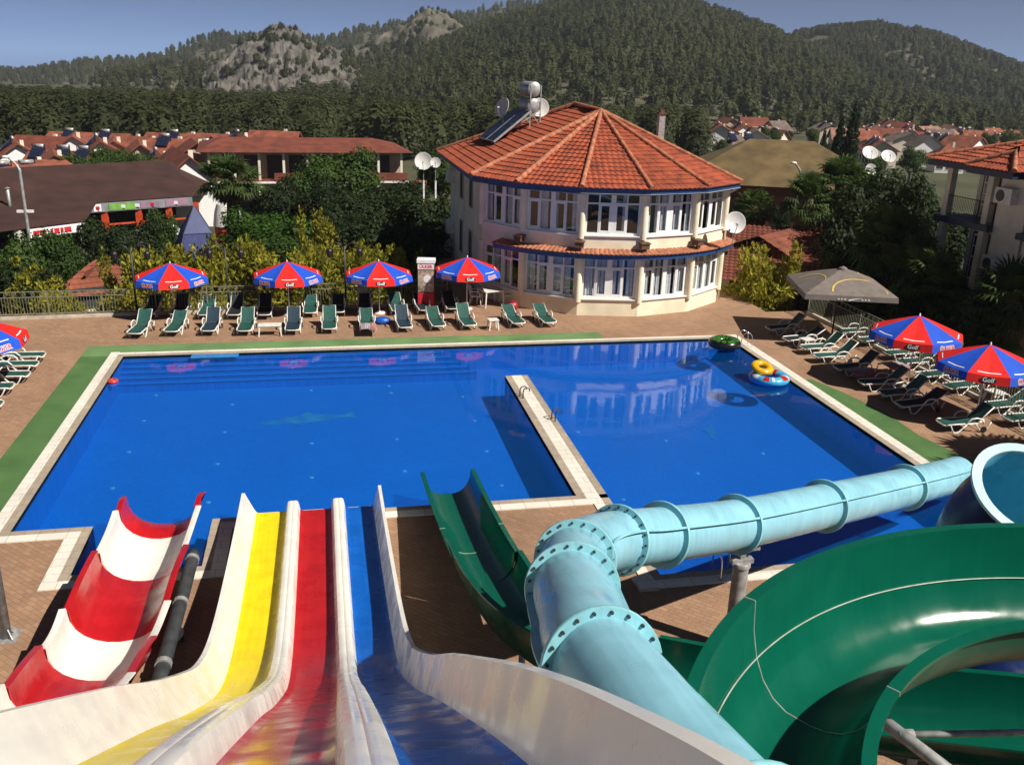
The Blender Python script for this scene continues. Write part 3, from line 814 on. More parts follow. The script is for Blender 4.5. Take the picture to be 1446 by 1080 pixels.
# pale joints
def joint(path, pr, i):
    f = frames_of(path)
    p0, sd, up = f[i]
    t = sd.cross(up) * -1
    pts = [p0 + sd * u + up * (v + .004) for u, v in pr]
    mb = MB(); mb.tube(pts, .006, 5); mb.build('pale_joint', G_SEAM, sg, org=OG)
joint(upper, PU, len(upper) - 44); joint(upper, PU, len(upper) - 8); joint(upper, PU, 14)
PX_ = gprof(.56, .56, .60, .60)
joint(run, PX_, 7)
f = frames_of(upper); mb = MB(); mb.tube([p + sd * (PU[-6][0] - .012) + up * PU[-6][1] for p, sd, up in f], .007, 5); mb.build('long_joint', G_SEAM, sg, org=OG)
# bolts and straps of the turn, steel posts
for pt, z0 in ((Vector((3.05, 12.9, 0)), .82), (Vector((2.78, 16.2, 0)), .44), (Vector((7.4, 8.6, 0)), 1.62), (Vector((10.9, 4.4, 0)), 2.7), (Vector((9.9, 1.4, 0)), 3.2)):
    mb = MB(); mb.tube([pt, pt + Vector((0, 0, z0))], .06, 12); mb.lathe([(0, .02), (.16, .02), (.16, 0)], pt, 16); mb.build('support_post', M['grey_metal'], sg, org=OG)
mb = MB(); a_ = at_dist(1225, 1000, 9.3); b_ = at_dist(1345, 1092, 8.6); e_ = a_ + (b_ - a_) * -.35; g_ = a_ + (b_ - a_) * 1.7
mb.tube([e_, g_], .065, 14); mb.build('support_arm', M['grey_metal'], sg, smooth=True, org=OG)
c_ = a_ + (b_ - a_) * .42
d_ = at_dist(1460, 1033, 9.3)
mb = MB(); mb.tube([c_, d_ + (d_ - c_) * .6], .035, 10); mb.tube([c_ - (d_ - c_) * .03, c_ + (d_ - c_) * .08], .055, 10); mb.build('brace', M['grey_metal'], sg, smooth=True, org=OG)

# ---- pale blue closed tube
G_TUBE = gelcoat('pale_blue_gelcoat', (.235, .50, .62), .3, .16)
G_FLAN = gelcoat('pale_blue_flange', (.23, .52, .60), .4, .2)
st = thing('water_slide', 'pale blue closed tube slide with bolted flanges crossing the pool corner', 'water slide', (6, 12, 0)); OT = (6, 12, 0)
TR = .43
knots = [at_dist(1190, 1330, 4.7), at_dist(1052, 1192, 5.35), (Vector((2.12, 6.1, 5.33))), Vector((2.30, 7.25, 4.97)), Vector((2.52, 8.4, 4.62)), Vector((2.86, 9.55, 4.22)), Vector((3.28, 10.45, 3.90)), Vector((4.02, 11.30, 3.52)),
         Vector((4.95, 11.92, 3.20)), Vector((6.75, 13.03, 2.66)), Vector((9.37, 14.62, 2.03)), Vector((12.55, 16.55, 1.30)), Vector((14.6, 17.8, .85)), Vector((15.2, 18.2, .72))]
tpath = smooth_path(knots, 8)
mb = MB(); fr = frames_of(tpath)
ring = [(TR * cos(2 * pi * k / 36), TR * sin(2 * pi * k / 36)) for k in range(36)]
mb.sweep(fr, ring[::-1], caps=False)
mb.sweep(fr, [(u * .96, v * .96) for u, v in ring], caps=False)
mb.build('tube', G_TUBE, st, smooth=True, org=OT)
def twisted(fr_):
    out = []
    for i, (p, sd, up) in enumerate(fr_):
        a = radians(34) * sstep(6.8, 11.5, p.y) ; out.append((p, sd * cos(a) + up * sin(a), up * cos(a) - sd * sin(a)))
    return out
for s_ in (-1, 1):
    mb = MB(); mb.sweep(twisted(fr), [(s_ * (TR - .005), -.016), (s_ * (TR + .075), -.016), (s_ * (TR + .075), .016), (s_ * (TR - .005), .016)][::s_]); mb.build('side_flange', G_FLAN, st, org=OT, angle=30)
def idx_of(q): return min(range(len(tpath)), key=lambda i: (tpath[i] - q).length)
bolt_me = MB().tube([(0, 0, -.012), (0, 0, .024)], .017, 6).mesh('bolt', M['dark_metal'])
for fi, q in enumerate([knots[1], knots[2], knots[4], knots[5] + Vector((.1, .2, -.08)), knots[7], knots[8], knots[9], knots[10], knots[11]]):
    i = idx_of(q); p, sd, up = fr[i]; tg = sd.cross(up) * -1
    mb = MB(); prof = [(TR - .01, -.028), (TR + .088, -.028), (TR + .095, -.015), (TR + .095, .015), (TR + .088, .028), (TR - .01, .028)]
    mx = Matrix(((sd.x, up.x, tg.x, p.x), (sd.y, up.y, tg.y, p.y), (sd.z, up.z, tg.z, p.z), (0, 0, 0, 1)))
    mb.lathe(prof, n=40, mx=mx)
    fo = mb.build('flange', G_FLAN, st, org=OT, angle=30)
    if fi in (1, 2, 3, 4):
        for k in range(20):
            a = 2 * pi * (k + .5) / 20
            for sgn in (-1,):
                bo = bpy.data.objects.new('bolt', bolt_me); COL.objects.link(bo); bo.parent = fo
                pos_ = p + (sd * cos(a) + up * sin(a)) * (TR + .048) + tg * (.028 * sgn)
                bo.matrix_local = Matrix.Translation(pos_ - Vector(OT)) @ (tg * sgn).to_track_quat('Z', 'Y').to_matrix().to_4x4()
# steel column with saddle
pc = tpath[idx_of(Vector((7.05, 13.2, 2.6)))]
mb = MB(); mb.tube([(pc.x, pc.y, 0), (pc.x, pc.y, pc.z - .80)], .14, 20); mb.lathe([(0, .03), (.26, .03), (.26, 0)], (pc.x, pc.y, 0), 20); mb.lathe([(0, .05), (.15, .05), (.165, .03), (.165, -.03)], (pc.x, pc.y, pc.z - .82), 20)
mb.build('support_column', M['grey_metal'], st, org=OT, angle=40)
mb = MB(); mb.box((pc.x - .20, pc.y - .07, pc.z - .78), (pc.x + .20, pc.y + .07, pc.z - .70)); mb.box((pc.x - .05, pc.y - .05, pc.z - .70), (pc.x + .05, pc.y + .05, pc.z - .40)); mb.box((pc.x - .28, pc.y - .09, pc.z - .52), (pc.x + .28, pc.y + .09, pc.z - .45))
mb.build('saddle', M['grey_metal'], st, org=OT)

# ---- dark blue high-banked curve, pale blue inside
G_NAVY = gelcoat('navy_gelcoat', (.003, .014, .075), .34, .2)
G_NAVY.node_tree.nodes['Principled BSDF'].inputs['Specular IOR Level'].default_value = .12
G_CYAN = gelcoat('light_blue_gelcoat', (.16, .50, .66), .25, .15)
G_PALE = gelcoat('pale_rim_gelcoat', (.48, .66, .68), .3, .1)
sb = thing('water_slide', 'open mouth of a navy blue tube slide, pale blue inside, at the right edge', 'water slide', (11, 10.5, 0)); OB = (11, 10.5, 0)
br = .72
bk = [at_dist(1458, 695, 12.6), at_dist(1438, 716, 12.9), at_dist(1412, 736, 13.3), at_dist(1392, 772, 13.6)]
bk += [bk[-1] + Vector((-.02, .02, -.9)), bk[-1] + Vector((.05, -.1, -1.7)), bk[-1] + Vector((.5, -.8, -2.4)), bk[-1] + Vector((1.6, -2.2, -2.7))]
bpath = smooth_path(bk, 6)
bf = []; pv = None
for i, p in enumerate(bpath):
    tg = (bpath[min(i + 1, len(bpath) - 1)] - bpath[max(i - 1, 0)]).normalized()
    sd = tg.cross(Vector((0, 0, 1))) if pv is None else pv - tg * pv.dot(tg)
    sd.normalize(); pv = sd; bf.append((p, sd, sd.cross(tg).normalized()))
pr = [(br * cos(2 * pi * k / 40), br * sin(2 * pi * k / 40)) for k in range(40)]
mb = MB(); mb.sweep(bf, pr, caps=False); mb.build('tube', G_NAVY, sb, smooth=True, org=OB)
mb = MB(); mb.sweep(bf, [(u * .955, v * .955) for u, v in pr[::-1]], caps=False); mb.build('tube_lining', G_CYAN, sb, smooth=True, org=OB)
p0, sd0, up0 = bf[0]; tg0 = (bpath[1] - bpath[0]).normalized()
mb = MB(); mb.lathe([(br * .95, -.02), (br + .10, -.02), (br + .10, .03), (br * .95, .03)], n=44, mx=Matrix(((sd0.x, up0.x, tg0.x, p0.x), (sd0.y, up0.y, tg0.y, p0.y), (sd0.z, up0.z, tg0.z, p0.z), (0, 0, 0, 1))), close=True); mb.build('mouth_rim', G_PALE, sb, org=OB, angle=30)
mb = MB(); q_ = bpath[30]; mb.tube([(q_.x - .3, q_.y + .5, 0), (q_.x - .3, q_.y + .5, q_.z)], .1, 14); mb.build('support_column', M['grey_metal'], sb, smooth=True, org=OB)

# ---- bare pole by the left corner of the terrace
t = thing('steel_pole', 'galvanised steel pole on a bolted foot plate at the left edge of the terrace', 'pole', (-5.85, 15.6, 0))
mb = MB(); mb.tube([(0, 0, 0), (0, 0, 6.5)], .10, 16); mb.build('shaft', M['grey_metal'], t, smooth=True)
mb = MB(); mb.box((-.22, -.22, 0), (.22, .22, .02))
for k in range(4):
    a = pi / 4 + k * pi / 2
    mb.bar((.08 * cos(a), .08 * sin(a), .18), (.20 * cos(a), .20 * sin(a), .02), .02, .08)
mb.build('foot_plate', M['grey_metal'], t)

# ================================================================== ROUND POOL HOUSE
def tile_facet(mb, A, B, Cc, D, pitch=.24, row=.36, amp=.045, sub=6, mi=0):
    """corrugated clay-tile slope: A,B along the eave (left,right), Cc,D along the top (right,left)"""
    A, B, Cc, D = map(Vector, (A, B, Cc, D))
    ex = (B - A); W = ex.length; ex.normalize()
    nrm = ex.cross((D + Cc) / 2 - A).normalized()
    if nrm.z < 0: nrm = -nrm
    ey = nrm.cross(ex).normalized()
    if ey.dot((D + Cc) / 2 - A) < 0: ey = -ey
    dl = Vector(((D - A).dot(ex), (D - A).dot(ey))); dr = Vector(((Cc - A).dot(ex), (Cc - A).dot(ey)))
    Ht = max(dl.y, dr.y); nr = max(1, int(Ht / row)); row = Ht / nr
    xmin = min(0, dl.x); xmax = max(W, dr.x)
    nx = int((xmax - xmin) / pitch * sub) + 1
    def xl(y): return dl.x * y / dl.y
    def xr(y): return W + (dr.x - W) * y / dr.y
    for k in range(nr):
        for (y0, h0, y1, h1) in ((k * row, .042, (k + 1) * row, 0.0),):
            y0e = y0 - (.06 if k == 0 else .02)
            base = len(mb.v); idx = []
            for i in range(nx + 1):
                x = xmin + (xmax - xmin) * i / nx
                a0 = min(max(x, xl(max(y0, 0))), xr(max(y0, 0))); a1 = min(max(x, xl(y1)), xr(y1))
                w0 = amp * abs(sin(pi * a0 / pitch)) ** .7; w1 = amp * abs(sin(pi * a1 / pitch)) ** .7
                p0 = A + ex * a0 + ey * y0e + nrm * (w0 + h0); p1 = A + ex * a1 + ey * y1 + nrm * (w1 + h1)
                mb.v.append(tuple(p0)); mb.v.append(tuple(p1)); mb.v.append(tuple(A + ex * a0 + ey * y0e + nrm * (w0 + h0 - .035)))
                idx.append((a0, a1))
            for i in range(nx):
                if idx[i + 1][0] - idx[i][0] < 1e-5 and idx[i + 1][1] - idx[i][1] < 1e-5: continue
                o = base + 3 * i
                mb.f.append((o, o + 3, o + 4, o + 1)); mb.m.append(mi)
                mb.f.append((o + 2, o + 5, o + 3, o)); mb.m.append(mi)
    return mb

def ridge_caps(mb, a, b_, r=.11, step=.38):
    a = Vector(a); b_ = Vector(b_); L = (b_ - a).length; n_ = max(1, int(L / step)); t = (b_ - a).normalized()
    sd = t.cross(Vector((0, 0, 1))).normalized(); up = sd.cross(t)
    for k in range(n_):
        p0 = a + t * (L * k / n_ - .03); p1 = a + t * (L * (k + 1) / n_)
        fr = [(p0, sd, up), (p1, sd * .86, up * .9)]
        pr = [(r * cos(x), r * sin(x) * 1.0 + .02) for x in np.linspace(0, pi, 7)]
        mb.sweep(fr, [(r, -.05)] + pr + [(-r, -.05)], closed=True)
    return mb

BC, BR = Vector((12.75, 42.25, 0)), 6.2
BV = [Vector((BC.x + BR * cos(radians(200 + 24 * i)), BC.y + BR * sin(radians(200 + 24 * i)), 0)) for i in range(6)]
BACK_L, BACK_R = Vector((6.92, 50.4, 0)), Vector((18.3, 50.4, 0))
house = thing('pool_house', 'cream round-fronted two-storey building with terracotta roof behind the pool', 'building', (12.75, 42.25, 0)); OH = (12.75, 42.25, 0)
EAVE, APEX = 5.38, Vector((12.75, 42.35, 8.0))
RB = Vector((12.55, 46.3, 8.12))
def zv(p, z): return Vector((p.x, p.y, z))

def wall_slab(mb, a, b_, z0, z1, th=.25, inn=None):
    """vertical slab between plan points a,b with its outer face on the line, thickness towards inn"""
    d = (b_ - a); nrm = Vector((d.y, -d.x, 0)).normalized()
    inn_v = (inn if inn is not None else BC) - (a + b_) / 2
    if nrm.dot(inn_v) < 0: nrm = -nrm
    q = [a, b_, b_ + nrm * th, a + nrm * th]
    mb.add([(p.x, p.y, z0) for p in q] + [(p.x, p.y, z1) for p in q], [(0, 3, 2, 1), (4, 5, 6, 7), (0, 1, 5, 4), (1, 2, 6, 5), (2, 3, 7, 6), (3, 0, 4, 7)])

wallm = MB()
LEVELS = [(0.0, .74, 2.46, 2.62), (2.62, 3.42, 5.12, 5.36)]
for i in range(5):
    a, b_ = BV[i], BV[i + 1]; d = (b_ - a).normalized(); L = (b_ - a).length
    for z0, s0, s1, z1 in LEVELS:
        wall_slab(wallm, a, b_, z0 + (.001 if z0 else 0), s0); wall_slab(wallm, a, b_, s1, z1)
        for (u0, u1) in ((0, .16), (L - .16, L)): wall_slab(wallm, a + d * u0, a + d * u1, s0, s1)
wall_slab(wallm, BV[0], BACK_L, 0, 5.36); wall_slab(wallm, BV[5], BACK_R, 0, 5.36); wall_slab(wallm, BACK_L, BACK_R, 0, 5.36)
wallm.build('wall', M['cream'], house, org=OH)
colm = []
for i in range(0, 6):
    for z0, s0, s1, z1 in LEVELS:
        mb = MB(); mb.tube([(BV[i].x, BV[i].y, s0 - .15), (BV[i].x, BV[i].y, s1 + .12)], .145, 16); mb.build('half_column', M['cream'], house, angle=40, org=OH)
mb = MB(); mb.prism([(p.x, p.y) for p in [BC + (p - BC) * .97 for p in BV]] + [(18.0, 50.2), (7.2, 50.2)], 2.50, 2.60); mb.prism([(p.x, p.y) for p in [BC + (p - BC) * .955 for p in BV]] + [(18.0, 50.2), (7.2, 50.2)], .02, .06)
mb.build('floor_slab', M['interior'], house, org=OH)
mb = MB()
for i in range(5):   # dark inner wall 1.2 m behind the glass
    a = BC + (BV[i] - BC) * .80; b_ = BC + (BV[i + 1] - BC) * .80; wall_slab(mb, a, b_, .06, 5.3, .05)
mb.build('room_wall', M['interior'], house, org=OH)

def window(i, z0, z1, seed):
    rr = random.Random(seed)
    a, b_ = BV[i], BV[i + 1]; d = (b_ - a).normalized(); L = (b_ - a).length; nn_ = Vector((d.y, -d.x, 0))
    if nn_.dot(BC - a) > 0: nn_ = -nn_           # outward
    o = a - nn_ * .10
    x0, x1 = .16, L - .16; fw = .075
    mb = MB()
    def bar(u0, u1, w0, w1, dep=.07, off=0.0):
        q = [o + d * u0 + nn_ * (dep / 2 + off), o + d * u1 + nn_ * (dep / 2 + off), o + d * u1 - nn_ * (dep / 2 - off), o + d * u0 - nn_ * (dep / 2 - off)]
        mb.add([(p.x, p.y, w0) for p in q] + [(p.x, p.y, w1) for p in q], [(0, 3, 2, 1), (4, 5, 6, 7), (0, 1, 5, 4), (1, 2, 6, 5), (2, 3, 7, 6), (3, 0, 4, 7)])
    m_ = (x0 + x1) / 2; tz = z1 - .42
    bar(x0, x1, z0, z0 + .09); bar(x0, x1, z1 - .07, z1)
    bar(x0, x0 + .08, z0 + .09, z1 - .07); bar(x1 - .08, x1, z0 + .09, z1 - .07); bar(m_ - .10, m_ + .10, z0 + .09, z1 - .07)
    for (u0, u1) in ((x0 + .08, m_ - .10), (m_ + .10, x1 - .08)):
        c = (u0 + u1) / 2
        bar(u0, u1, tz - .03, tz + .03, .06); bar(c - .03, c + .03, z0 + .09, tz - .03, .06); bar(c - .025, c + .025, tz + .03, z1 - .07, .06)
        k = rr.choice((0, 1))       # one opening sash with a wider frame
        s0, s1 = (u0, c - .03) if k else (c + .03, u1)
        for (p0, p1, q0, q1) in ((s0, s1, z0 + .09, z0 + .17), (s0, s1, tz - .10, tz - .03), (s0, s0 + .06, z0 + .17, tz - .10), (s1 - .06, s1, z0 + .17, tz - .10)): bar(p0, p1, q0, q1, .05, .014)
    fo = mb.build('window', M['white_paint'], house, org=OH)
    mb = MB(); q = o - nn_ * .012
    mb.quad(zv(q + d * x0, z0 + .05), zv(q + d * x1, z0 + .05), zv(q + d * x1, z1 - .04), zv(q + d * x0, z1 - .04)); mb.build('pane', M['glass'], fo, org=OH)
    mb = MB(); q = o - nn_ * .11; u = x0 + .05
    while u < x1 - .2:
        w = rr.uniform(.18, .5)
        if rr.random() < (.93 if z0 < 2 else .5):
            w = min(w, x1 - .05 - u); n_ = max(3, int(w / .035)); pv = None
            for k in range(n_ + 1):
                p = q + d * (u + w * k / n_) - nn_ * (.022 * sin(k * 1.5))
                if pv is not None: mb.quad(zv(pv, z0 + .06), zv(p, z0 + .06), zv(p, z1 - .05), zv(pv, z1 - .05))
                pv = p
        u += w + rr.uniform(.02, .14 if z0 < 2 else .3)
    if mb.f: mb.build('curtain', M['curtain'], fo, org=OH)
    mb = MB(); bar2 = o + nn_ * .11
    q = [bar2 + d * (x0 - .03) + nn_ * .07, bar2 + d * (x1 + .03) + nn_ * .07, bar2 + d * (x1 + .03) - nn_ * .07, bar2 + d * (x0 - .03) - nn_ * .07]
    mb.add([(p.x, p.y, z0 - .05) for p in q] + [(p.x, p.y, z0 - .004) for p in q], [(0, 3, 2, 1), (4, 5, 6, 7), (0, 1, 5, 4), (1, 2, 6, 5), (2, 3, 7, 6), (3, 0, 4, 7)])
    mb.build('sill', M['white_paint'], fo, org=OH)
for i in range(5):
    for k, (z0, s0, s1, z1) in enumerate(LEVELS): window(i, s0, s1, 10 * i + k)
# narrow side windows and an air-conditioner on the left wall
for y, z in ((43.2, 3.6), (46.2, 3.6), (43.2, .9), (46.2, .9)):
    mb = MB(); mb.box((6.895, y - .35, z), (6.935, y + .35, z + 1.5)); wo = mb.build('side_window', M['interior'], house, org=OH)
    mb = MB()
    for lo, hi in (((6.87, y - .42, z - .06), (6.93, y + .42, z)), ((6.87, y - .42, z + 1.5), (6.93, y + .42, z + 1.56)), ((6.87, y - .42, z), (6.93, y - .35, z + 1.5)), ((6.87, y + .35, z), (6.93, y + .42, z + 1.5))): mb.box(lo, hi)
    mb.build('frame', M['stone_house'], wo, org=OH)
for y, z in ((49.2, 4.0), (49.2, 1.3)):
    mb = MB(); mb.box((6.55, y - .45, z), (6.92, y + .45, z + .65)); mb.build('air_conditioner', M['white'], house, org=OH)

# roof: five front slopes, two side slopes, hips capped with half-round tiles, blue fascia
OV = .58
EV = [zv(BC + (p - BC) * ((BR + OV) / BR), EAVE) for p in BV]
EBL, EBR = Vector((6.3, 51.0, EAVE)), Vector((18.9, 51.0, EAVE))
rm = MB()
for i in range(5): tile_facet(rm, EV[i], EV[i + 1], APEX, APEX)
tile_facet(rm, EBL, EV[0], APEX, RB); tile_facet(rm, EV[5], EBR, RB, APEX)
tile_facet(rm, EBR, EBL, RB, RB, pitch=.5, sub=2)
roof = rm.build('roof', M['tile'], house, org=OH, angle=50)
mb = MB()
for i in range(6): ridge_caps(mb, EV[i] + Vector((0, 0, .05)), APEX + Vector((0, 0, .06)))
ridge_caps(mb, APEX + Vector((0, 0, .06)), RB + Vector((0, 0, .06))); ridge_caps(mb, EBL + Vector((0, 0, .05)), RB + Vector((0, 0, .05))); ridge_caps(mb, EBR + Vector((0, 0, .05)), RB + Vector((0, 0, .05)))
mb.build('ridge_tiles', M['tile_ridge'], roof, org=OH, angle=40)
mb = MB(); loop = EV + [EBR, EBL]
for i in range(len(loop)):
    a, b_ = loop[i], loop[(i + 1) % len(loop)]; cc = zv(BC, 0) if i < 5 else Vector((12.6, 46, 0))
    ins = lambda p: p + (zv(cc, p.z) - p).normalized() * .05
    wall_slab(mb, zv(ins(a), 0), zv(ins(b_), 0), EAVE - .24, EAVE + .01, .05, cc)
mb.build('fascia', M['blue_trim'], house, org=OH)
mb = MB()
inner = [zv(BC + (p - BC) * .985, EAVE - .2) for p in BV] + [Vector((18.2, 50.3, EAVE - .2)), Vector((7.0, 50.3, EAVE - .2))]
for i in range(len(loop)):
    a, b_ = loop[i], loop[(i + 1) % len(loop)]
    mb.quad(zv(a, EAVE - .2) * 1.0, zv(b_, EAVE - .2), inner[(i + 1) % len(loop)], inner[i])
mb.build('soffit', M['cream'], house, org=OH)
mb = MB(); mb.tube([(EV[5].x - .1, EV[5].y + .1, EAVE - .25), (EV[5].x - .35, EV[5].y + .35, EAVE - .45), (BV[5].x + .08, BV[5].y - .05, EAVE - .6), (BV[5].x + .08, BV[5].y - .05, .1)], .045, 10); mb.build('downpipe', M['white'], house, smooth=True, org=OH)

# tiled skirt roof between the storeys
cm = MB(); ca = []
fa = MB()
NS = 22
a0, a1 = 212, 326
for k in range(NS + 1):
    a = radians(a0 + (a1 - a0) * k / NS); ca.append(Vector((cos(a), sin(a), 0)))
def wall_r(v):     # distance of the facet wall in direction v
    best = 9
    for i in range(5):
        p, q = BV[i] - BC, BV[i + 1] - BC; den = v.x * (q.y - p.y) - v.y * (q.x - p.x)
        if abs(den) < 1e-6: continue
        t = (p.x * (q.y - p.y) - p.y * (q.x - p.x)) / den
        if t > 0: best = min(best, t) if BR * .9 < t < BR * 1.03 else best
    return best if best < 9 else BR * .985
for k in range(NS):
    v0, v1 = ca[k], ca[k + 1]; ro = BR + .42
    tile_facet(cm, zv(BC + v0 * ro, 2.70), zv(BC + v1 * ro, 2.70), zv(BC + v1 * (wall_r(v1) - .02), 2.84), zv(BC + v0 * (wall_r(v0) - .02), 2.84), .20, .36, .035, 5)
sk = cm.build('skirt_roof', M['tile_ridge'], house, org=OH, angle=50)
for k in range(NS):
    v0, v1 = ca[k], ca[k + 1]
    wall_slab(fa, BC + v0 * (BR + .38), BC + v1 * (BR + .38), 2.50, 2.70, .06)
    q0, q1 = BC + v0 * (BR + .38), BC + v1 * (BR + .38); w0, w1 = BC + v0 * (wall_r(v0) - .03), BC + v1 * (wall_r(v1) - .03)
    fa.quad(zv(q0, 2.62), zv(q1, 2.62), zv(w1, 2.62), zv(w0, 2.62))
fa.build('skirt_fascia', M['blue_trim'], house, org=OH)
m_box = mat('rusty_brown_box', (.13, .065, .035), .8, .3, 6)
for i in (1, 2, 3, 4):
    v = (BV[i] - BC).normalized(); p = BC + v * (BR + .26); s_ = Vector((-v.y, v.x, 0))
    mb = MB(); mx = Matrix(((s_.x, v.x, 0, p.x), (s_.y, v.y, 0, p.y), (0, 0, 1, 2.93), (0, 0, 0, 1)))
    mb.box((-.17, -.17, .02), (.17, .15, .22), mx=mx); mb.box((-.21, -.21, .22), (.21, .19, .27), mx=mx); mb.box((-.08, -.03, -.10), (.08, .08, .02), mx=mx)
    mb.build('lamp_box', m_box, house, org=OH)
mb = MB(); mb.box((17.15, 46.55, 6.0), (17.47, 46.87, 7.75)); ch = mb.build('chimney', M['grey_metal'], roof, org=OH)
mb = MB(); mb.box((17.1, 46.5, 7.75), (17.52, 46.92, 7.84)); mb.box((17.2, 46.6, 7.84), (17.42, 46.82, 7.98)); mb.build('chimney_cap', m_box, roof, org=OH)
# red hose ball by the wall
mb = MB(); mb.lathe([(0, .46)] + [(.23 * sin(radians(t)), .24 + .23 * cos(radians(t))) for t in range(20, 161, 20)] + [(0, .01)], n=20)
o = mb.build('red_ball', mat('red_vinyl', (.35, .012, .02), .4, .1), smooth=True); o.location = at(724, 440, 0); tag(o, 'red ball lying against the cream wall below the left windows', 'ball')

# solar water heater and dishes on the left roof slope
def plane_z(x, y):  # height of the left slope
    n_ = (EV[0] - EBL).cross(APEX - EBL); return EBL.z - (n_.x * (x - EBL.x) + n_.y * (y - EBL.y)) / n_.z
def solar_heater(name, lab, loc, rz, two=True, group=None, tilt=38, size=1.0):
    t = thing(name, lab, 'solar heater', loc, rz, group)
    c, s = cos(radians(tilt)), sin(radians(tilt))
    for k in range(2 if two else 1):
        mb = MB(); x = (k - .5) * 1.02 if two else 0
        mx = Matrix(((1, 0, 0, x), (0, c, -s, 0), (0, s, c, .18), (0, 0, 0, 1)))
        mb.box((-.48, -.05, -.04), (.48, 1.95, .04), mx=mx); cp = mb.build('collector', M['grey_metal'], t)
        mb = MB(); mb.box((-.44, -.01, .042), (.44, 1.91, .047), mx=mx); mb.build('collector_glass', M['panel'], cp)
    zt = 1.95 * s + .18
    for k in range(2):
        mb = MB(); z = zt + .18 + .66 * k; y = 1.95 * c + .28; w = .62
        mb.lathe([(0, -w), (.20, -w), (.29, -w + .06), (.30, -w + .10), (.30, w - .10), (.29, w - .06), (.20, w), (0, w)], n=20, mx=Matrix(((0, 0, 1, 0), (0, 1, 0, y), (-1, 0, 0, z), (0, 0, 0, 1))))
        mb.build('tank', M['tank'], t, angle=40)
    mb = MB()
    for x in (-.6, .6):
        y = 1.95 * c + .1
        mb.bar((x, y, -.5), (x, y, zt + 1.0), .04, .04); mb.bar((x, y + .45, -.3), (x, y + .45, zt + 1.0), .04, .04); mb.bar((x, 0, .1), (x, y + .4, zt), .04, .04)
        mb.bar((x, y, zt), (x, y + .45, zt - .6), .03, .03); mb.bar((x, y, zt - .15), (x, y + .45, zt - .15), .03, .03)
    mb.build('stand', M['grey_metal'], t)
    return t
sp_ = at_dist(688, 214, 45.6); sp_.z = plane_z(sp_.x, sp_.y) + .1
solar_heater('solar_heater', 'tilted solar collectors with two steel tanks standing on the round roof', sp_, radians(-82)).scale = (1.18, 1.18, 1.18)

def dish(name, lab, loc, aim, r, group=None, arm=True, pole=.6):
    t = thing(name, lab, 'satellite dish', loc, 0, group)
    q = Vector(aim).normalized().to_track_quat('Z', 'Y').to_matrix().to_4x4(); q.translation = (0, 0, pole + r * .35)
    mb = MB(); pr = [(r * k / 7, .24 * r * (k / 7) ** 2) for k in range(8)]
    mb.lathe(pr + [(r * 1.01, .24 * r), (r * 1.01, .24 * r - .02)] + [(a, z - .02) for a, z in pr[::-1]], n=28, mx=q); mb.build('reflector', M['dish'], t, smooth=True)
    mb = MB(); mb.tube([(0, 0, -.5), (0, 0, pole), q @ Vector((0, 0, -.03))], .025, 8); mb.build('mount', M['grey_metal'], t)
    mb = MB(); tip = q @ Vector((0, -.25 * r, .85 * r)); mb.tube([q @ Vector((0, -r * .98, .22 * r)), tip], .016, 6); mb.tube([tip, tip + (q.to_3x3() @ Vector((0, .05, -.12)))], .045, 8); mb.build('feed_arm', M['grey_metal'], t)
    return t
camv = Vector((-.25, -1, .35))
p = at_dist(762, 153, 45.6); dish('satellite_dish', 'white satellite dish facing the pool on the roof, right of the steel tanks', p - Vector((0, 0, .75)), (-.15, -1, .25), .46)
p = at_dist(711, 153, 45.6); dish('satellite_dish', 'satellite dish turned edge-on at the left of the rooftop steel tanks', p - Vector((0, 0, .75)), (-.9, -.5, .35), .47)
p = at_dist(1037, 315, 39.2); dish('satellite_dish', 'white satellite dish on the right end of the round building', p - Vector((0, 0, .35)), (-.1, -1, .22), .46, pole=.2)

# ================================================================== NEIGHBOUR BUILDING AT THE RIGHT EDGE
def P40(px, py, d=40): return at_dist(px, py, d)
apt = thing('apartment_building', 'cream balconied building with a tiled roof at the right edge', 'building', (27, 33, -2)); OA = (27, 33, -2)
ax = Vector((.06, -1, 0)).normalized(); ay = Vector((-ax.y, ax.x, 0))   # along the front (towards the viewer), into the building
ao = at_dist(1338, 224, 40); ao.z = 0
def AP(u, v, z): q = ao + ax * u + ay * v; return Vector((q.x, q.y, z))
def abox(mb, u0, v0, z0, u1, v1, z1):
    q = [AP(u0, v0, 0), AP(u1, v0, 0), AP(u1, v1, 0), AP(u0, v1, 0)]
    mb.add([(p.x, p.y, z0) for p in q] + [(p.x, p.y, z1) for p in q], [(0, 3, 2, 1), (4, 5, 6, 7), (0, 1, 5, 4), (1, 2, 6, 5), (2, 3, 7, 6), (3, 0, 4, 7)])
mb = MB(); abox(mb, .3, 1.6, -3.4, 12, 8, 6.35); abox(mb, 3.2, .15, -3.4, 4.75, 1.598, 6.35); abox(mb, 7.6, .15, -3.4, 9.2, 1.598, 6.35); mb.build('wall', M['cream'], apt, org=OA)
for u in (.1, 2.55, 5.0, 7.2):
    for z0, z1 in ((-3.4, 1.25), (1.5, 4.0), (4.25, 6.35)):
        mb = MB(); abox(mb, u, 0.05, z0, u + .3, .35, z1); mb.build('column', M['cream'], apt, org=OA)
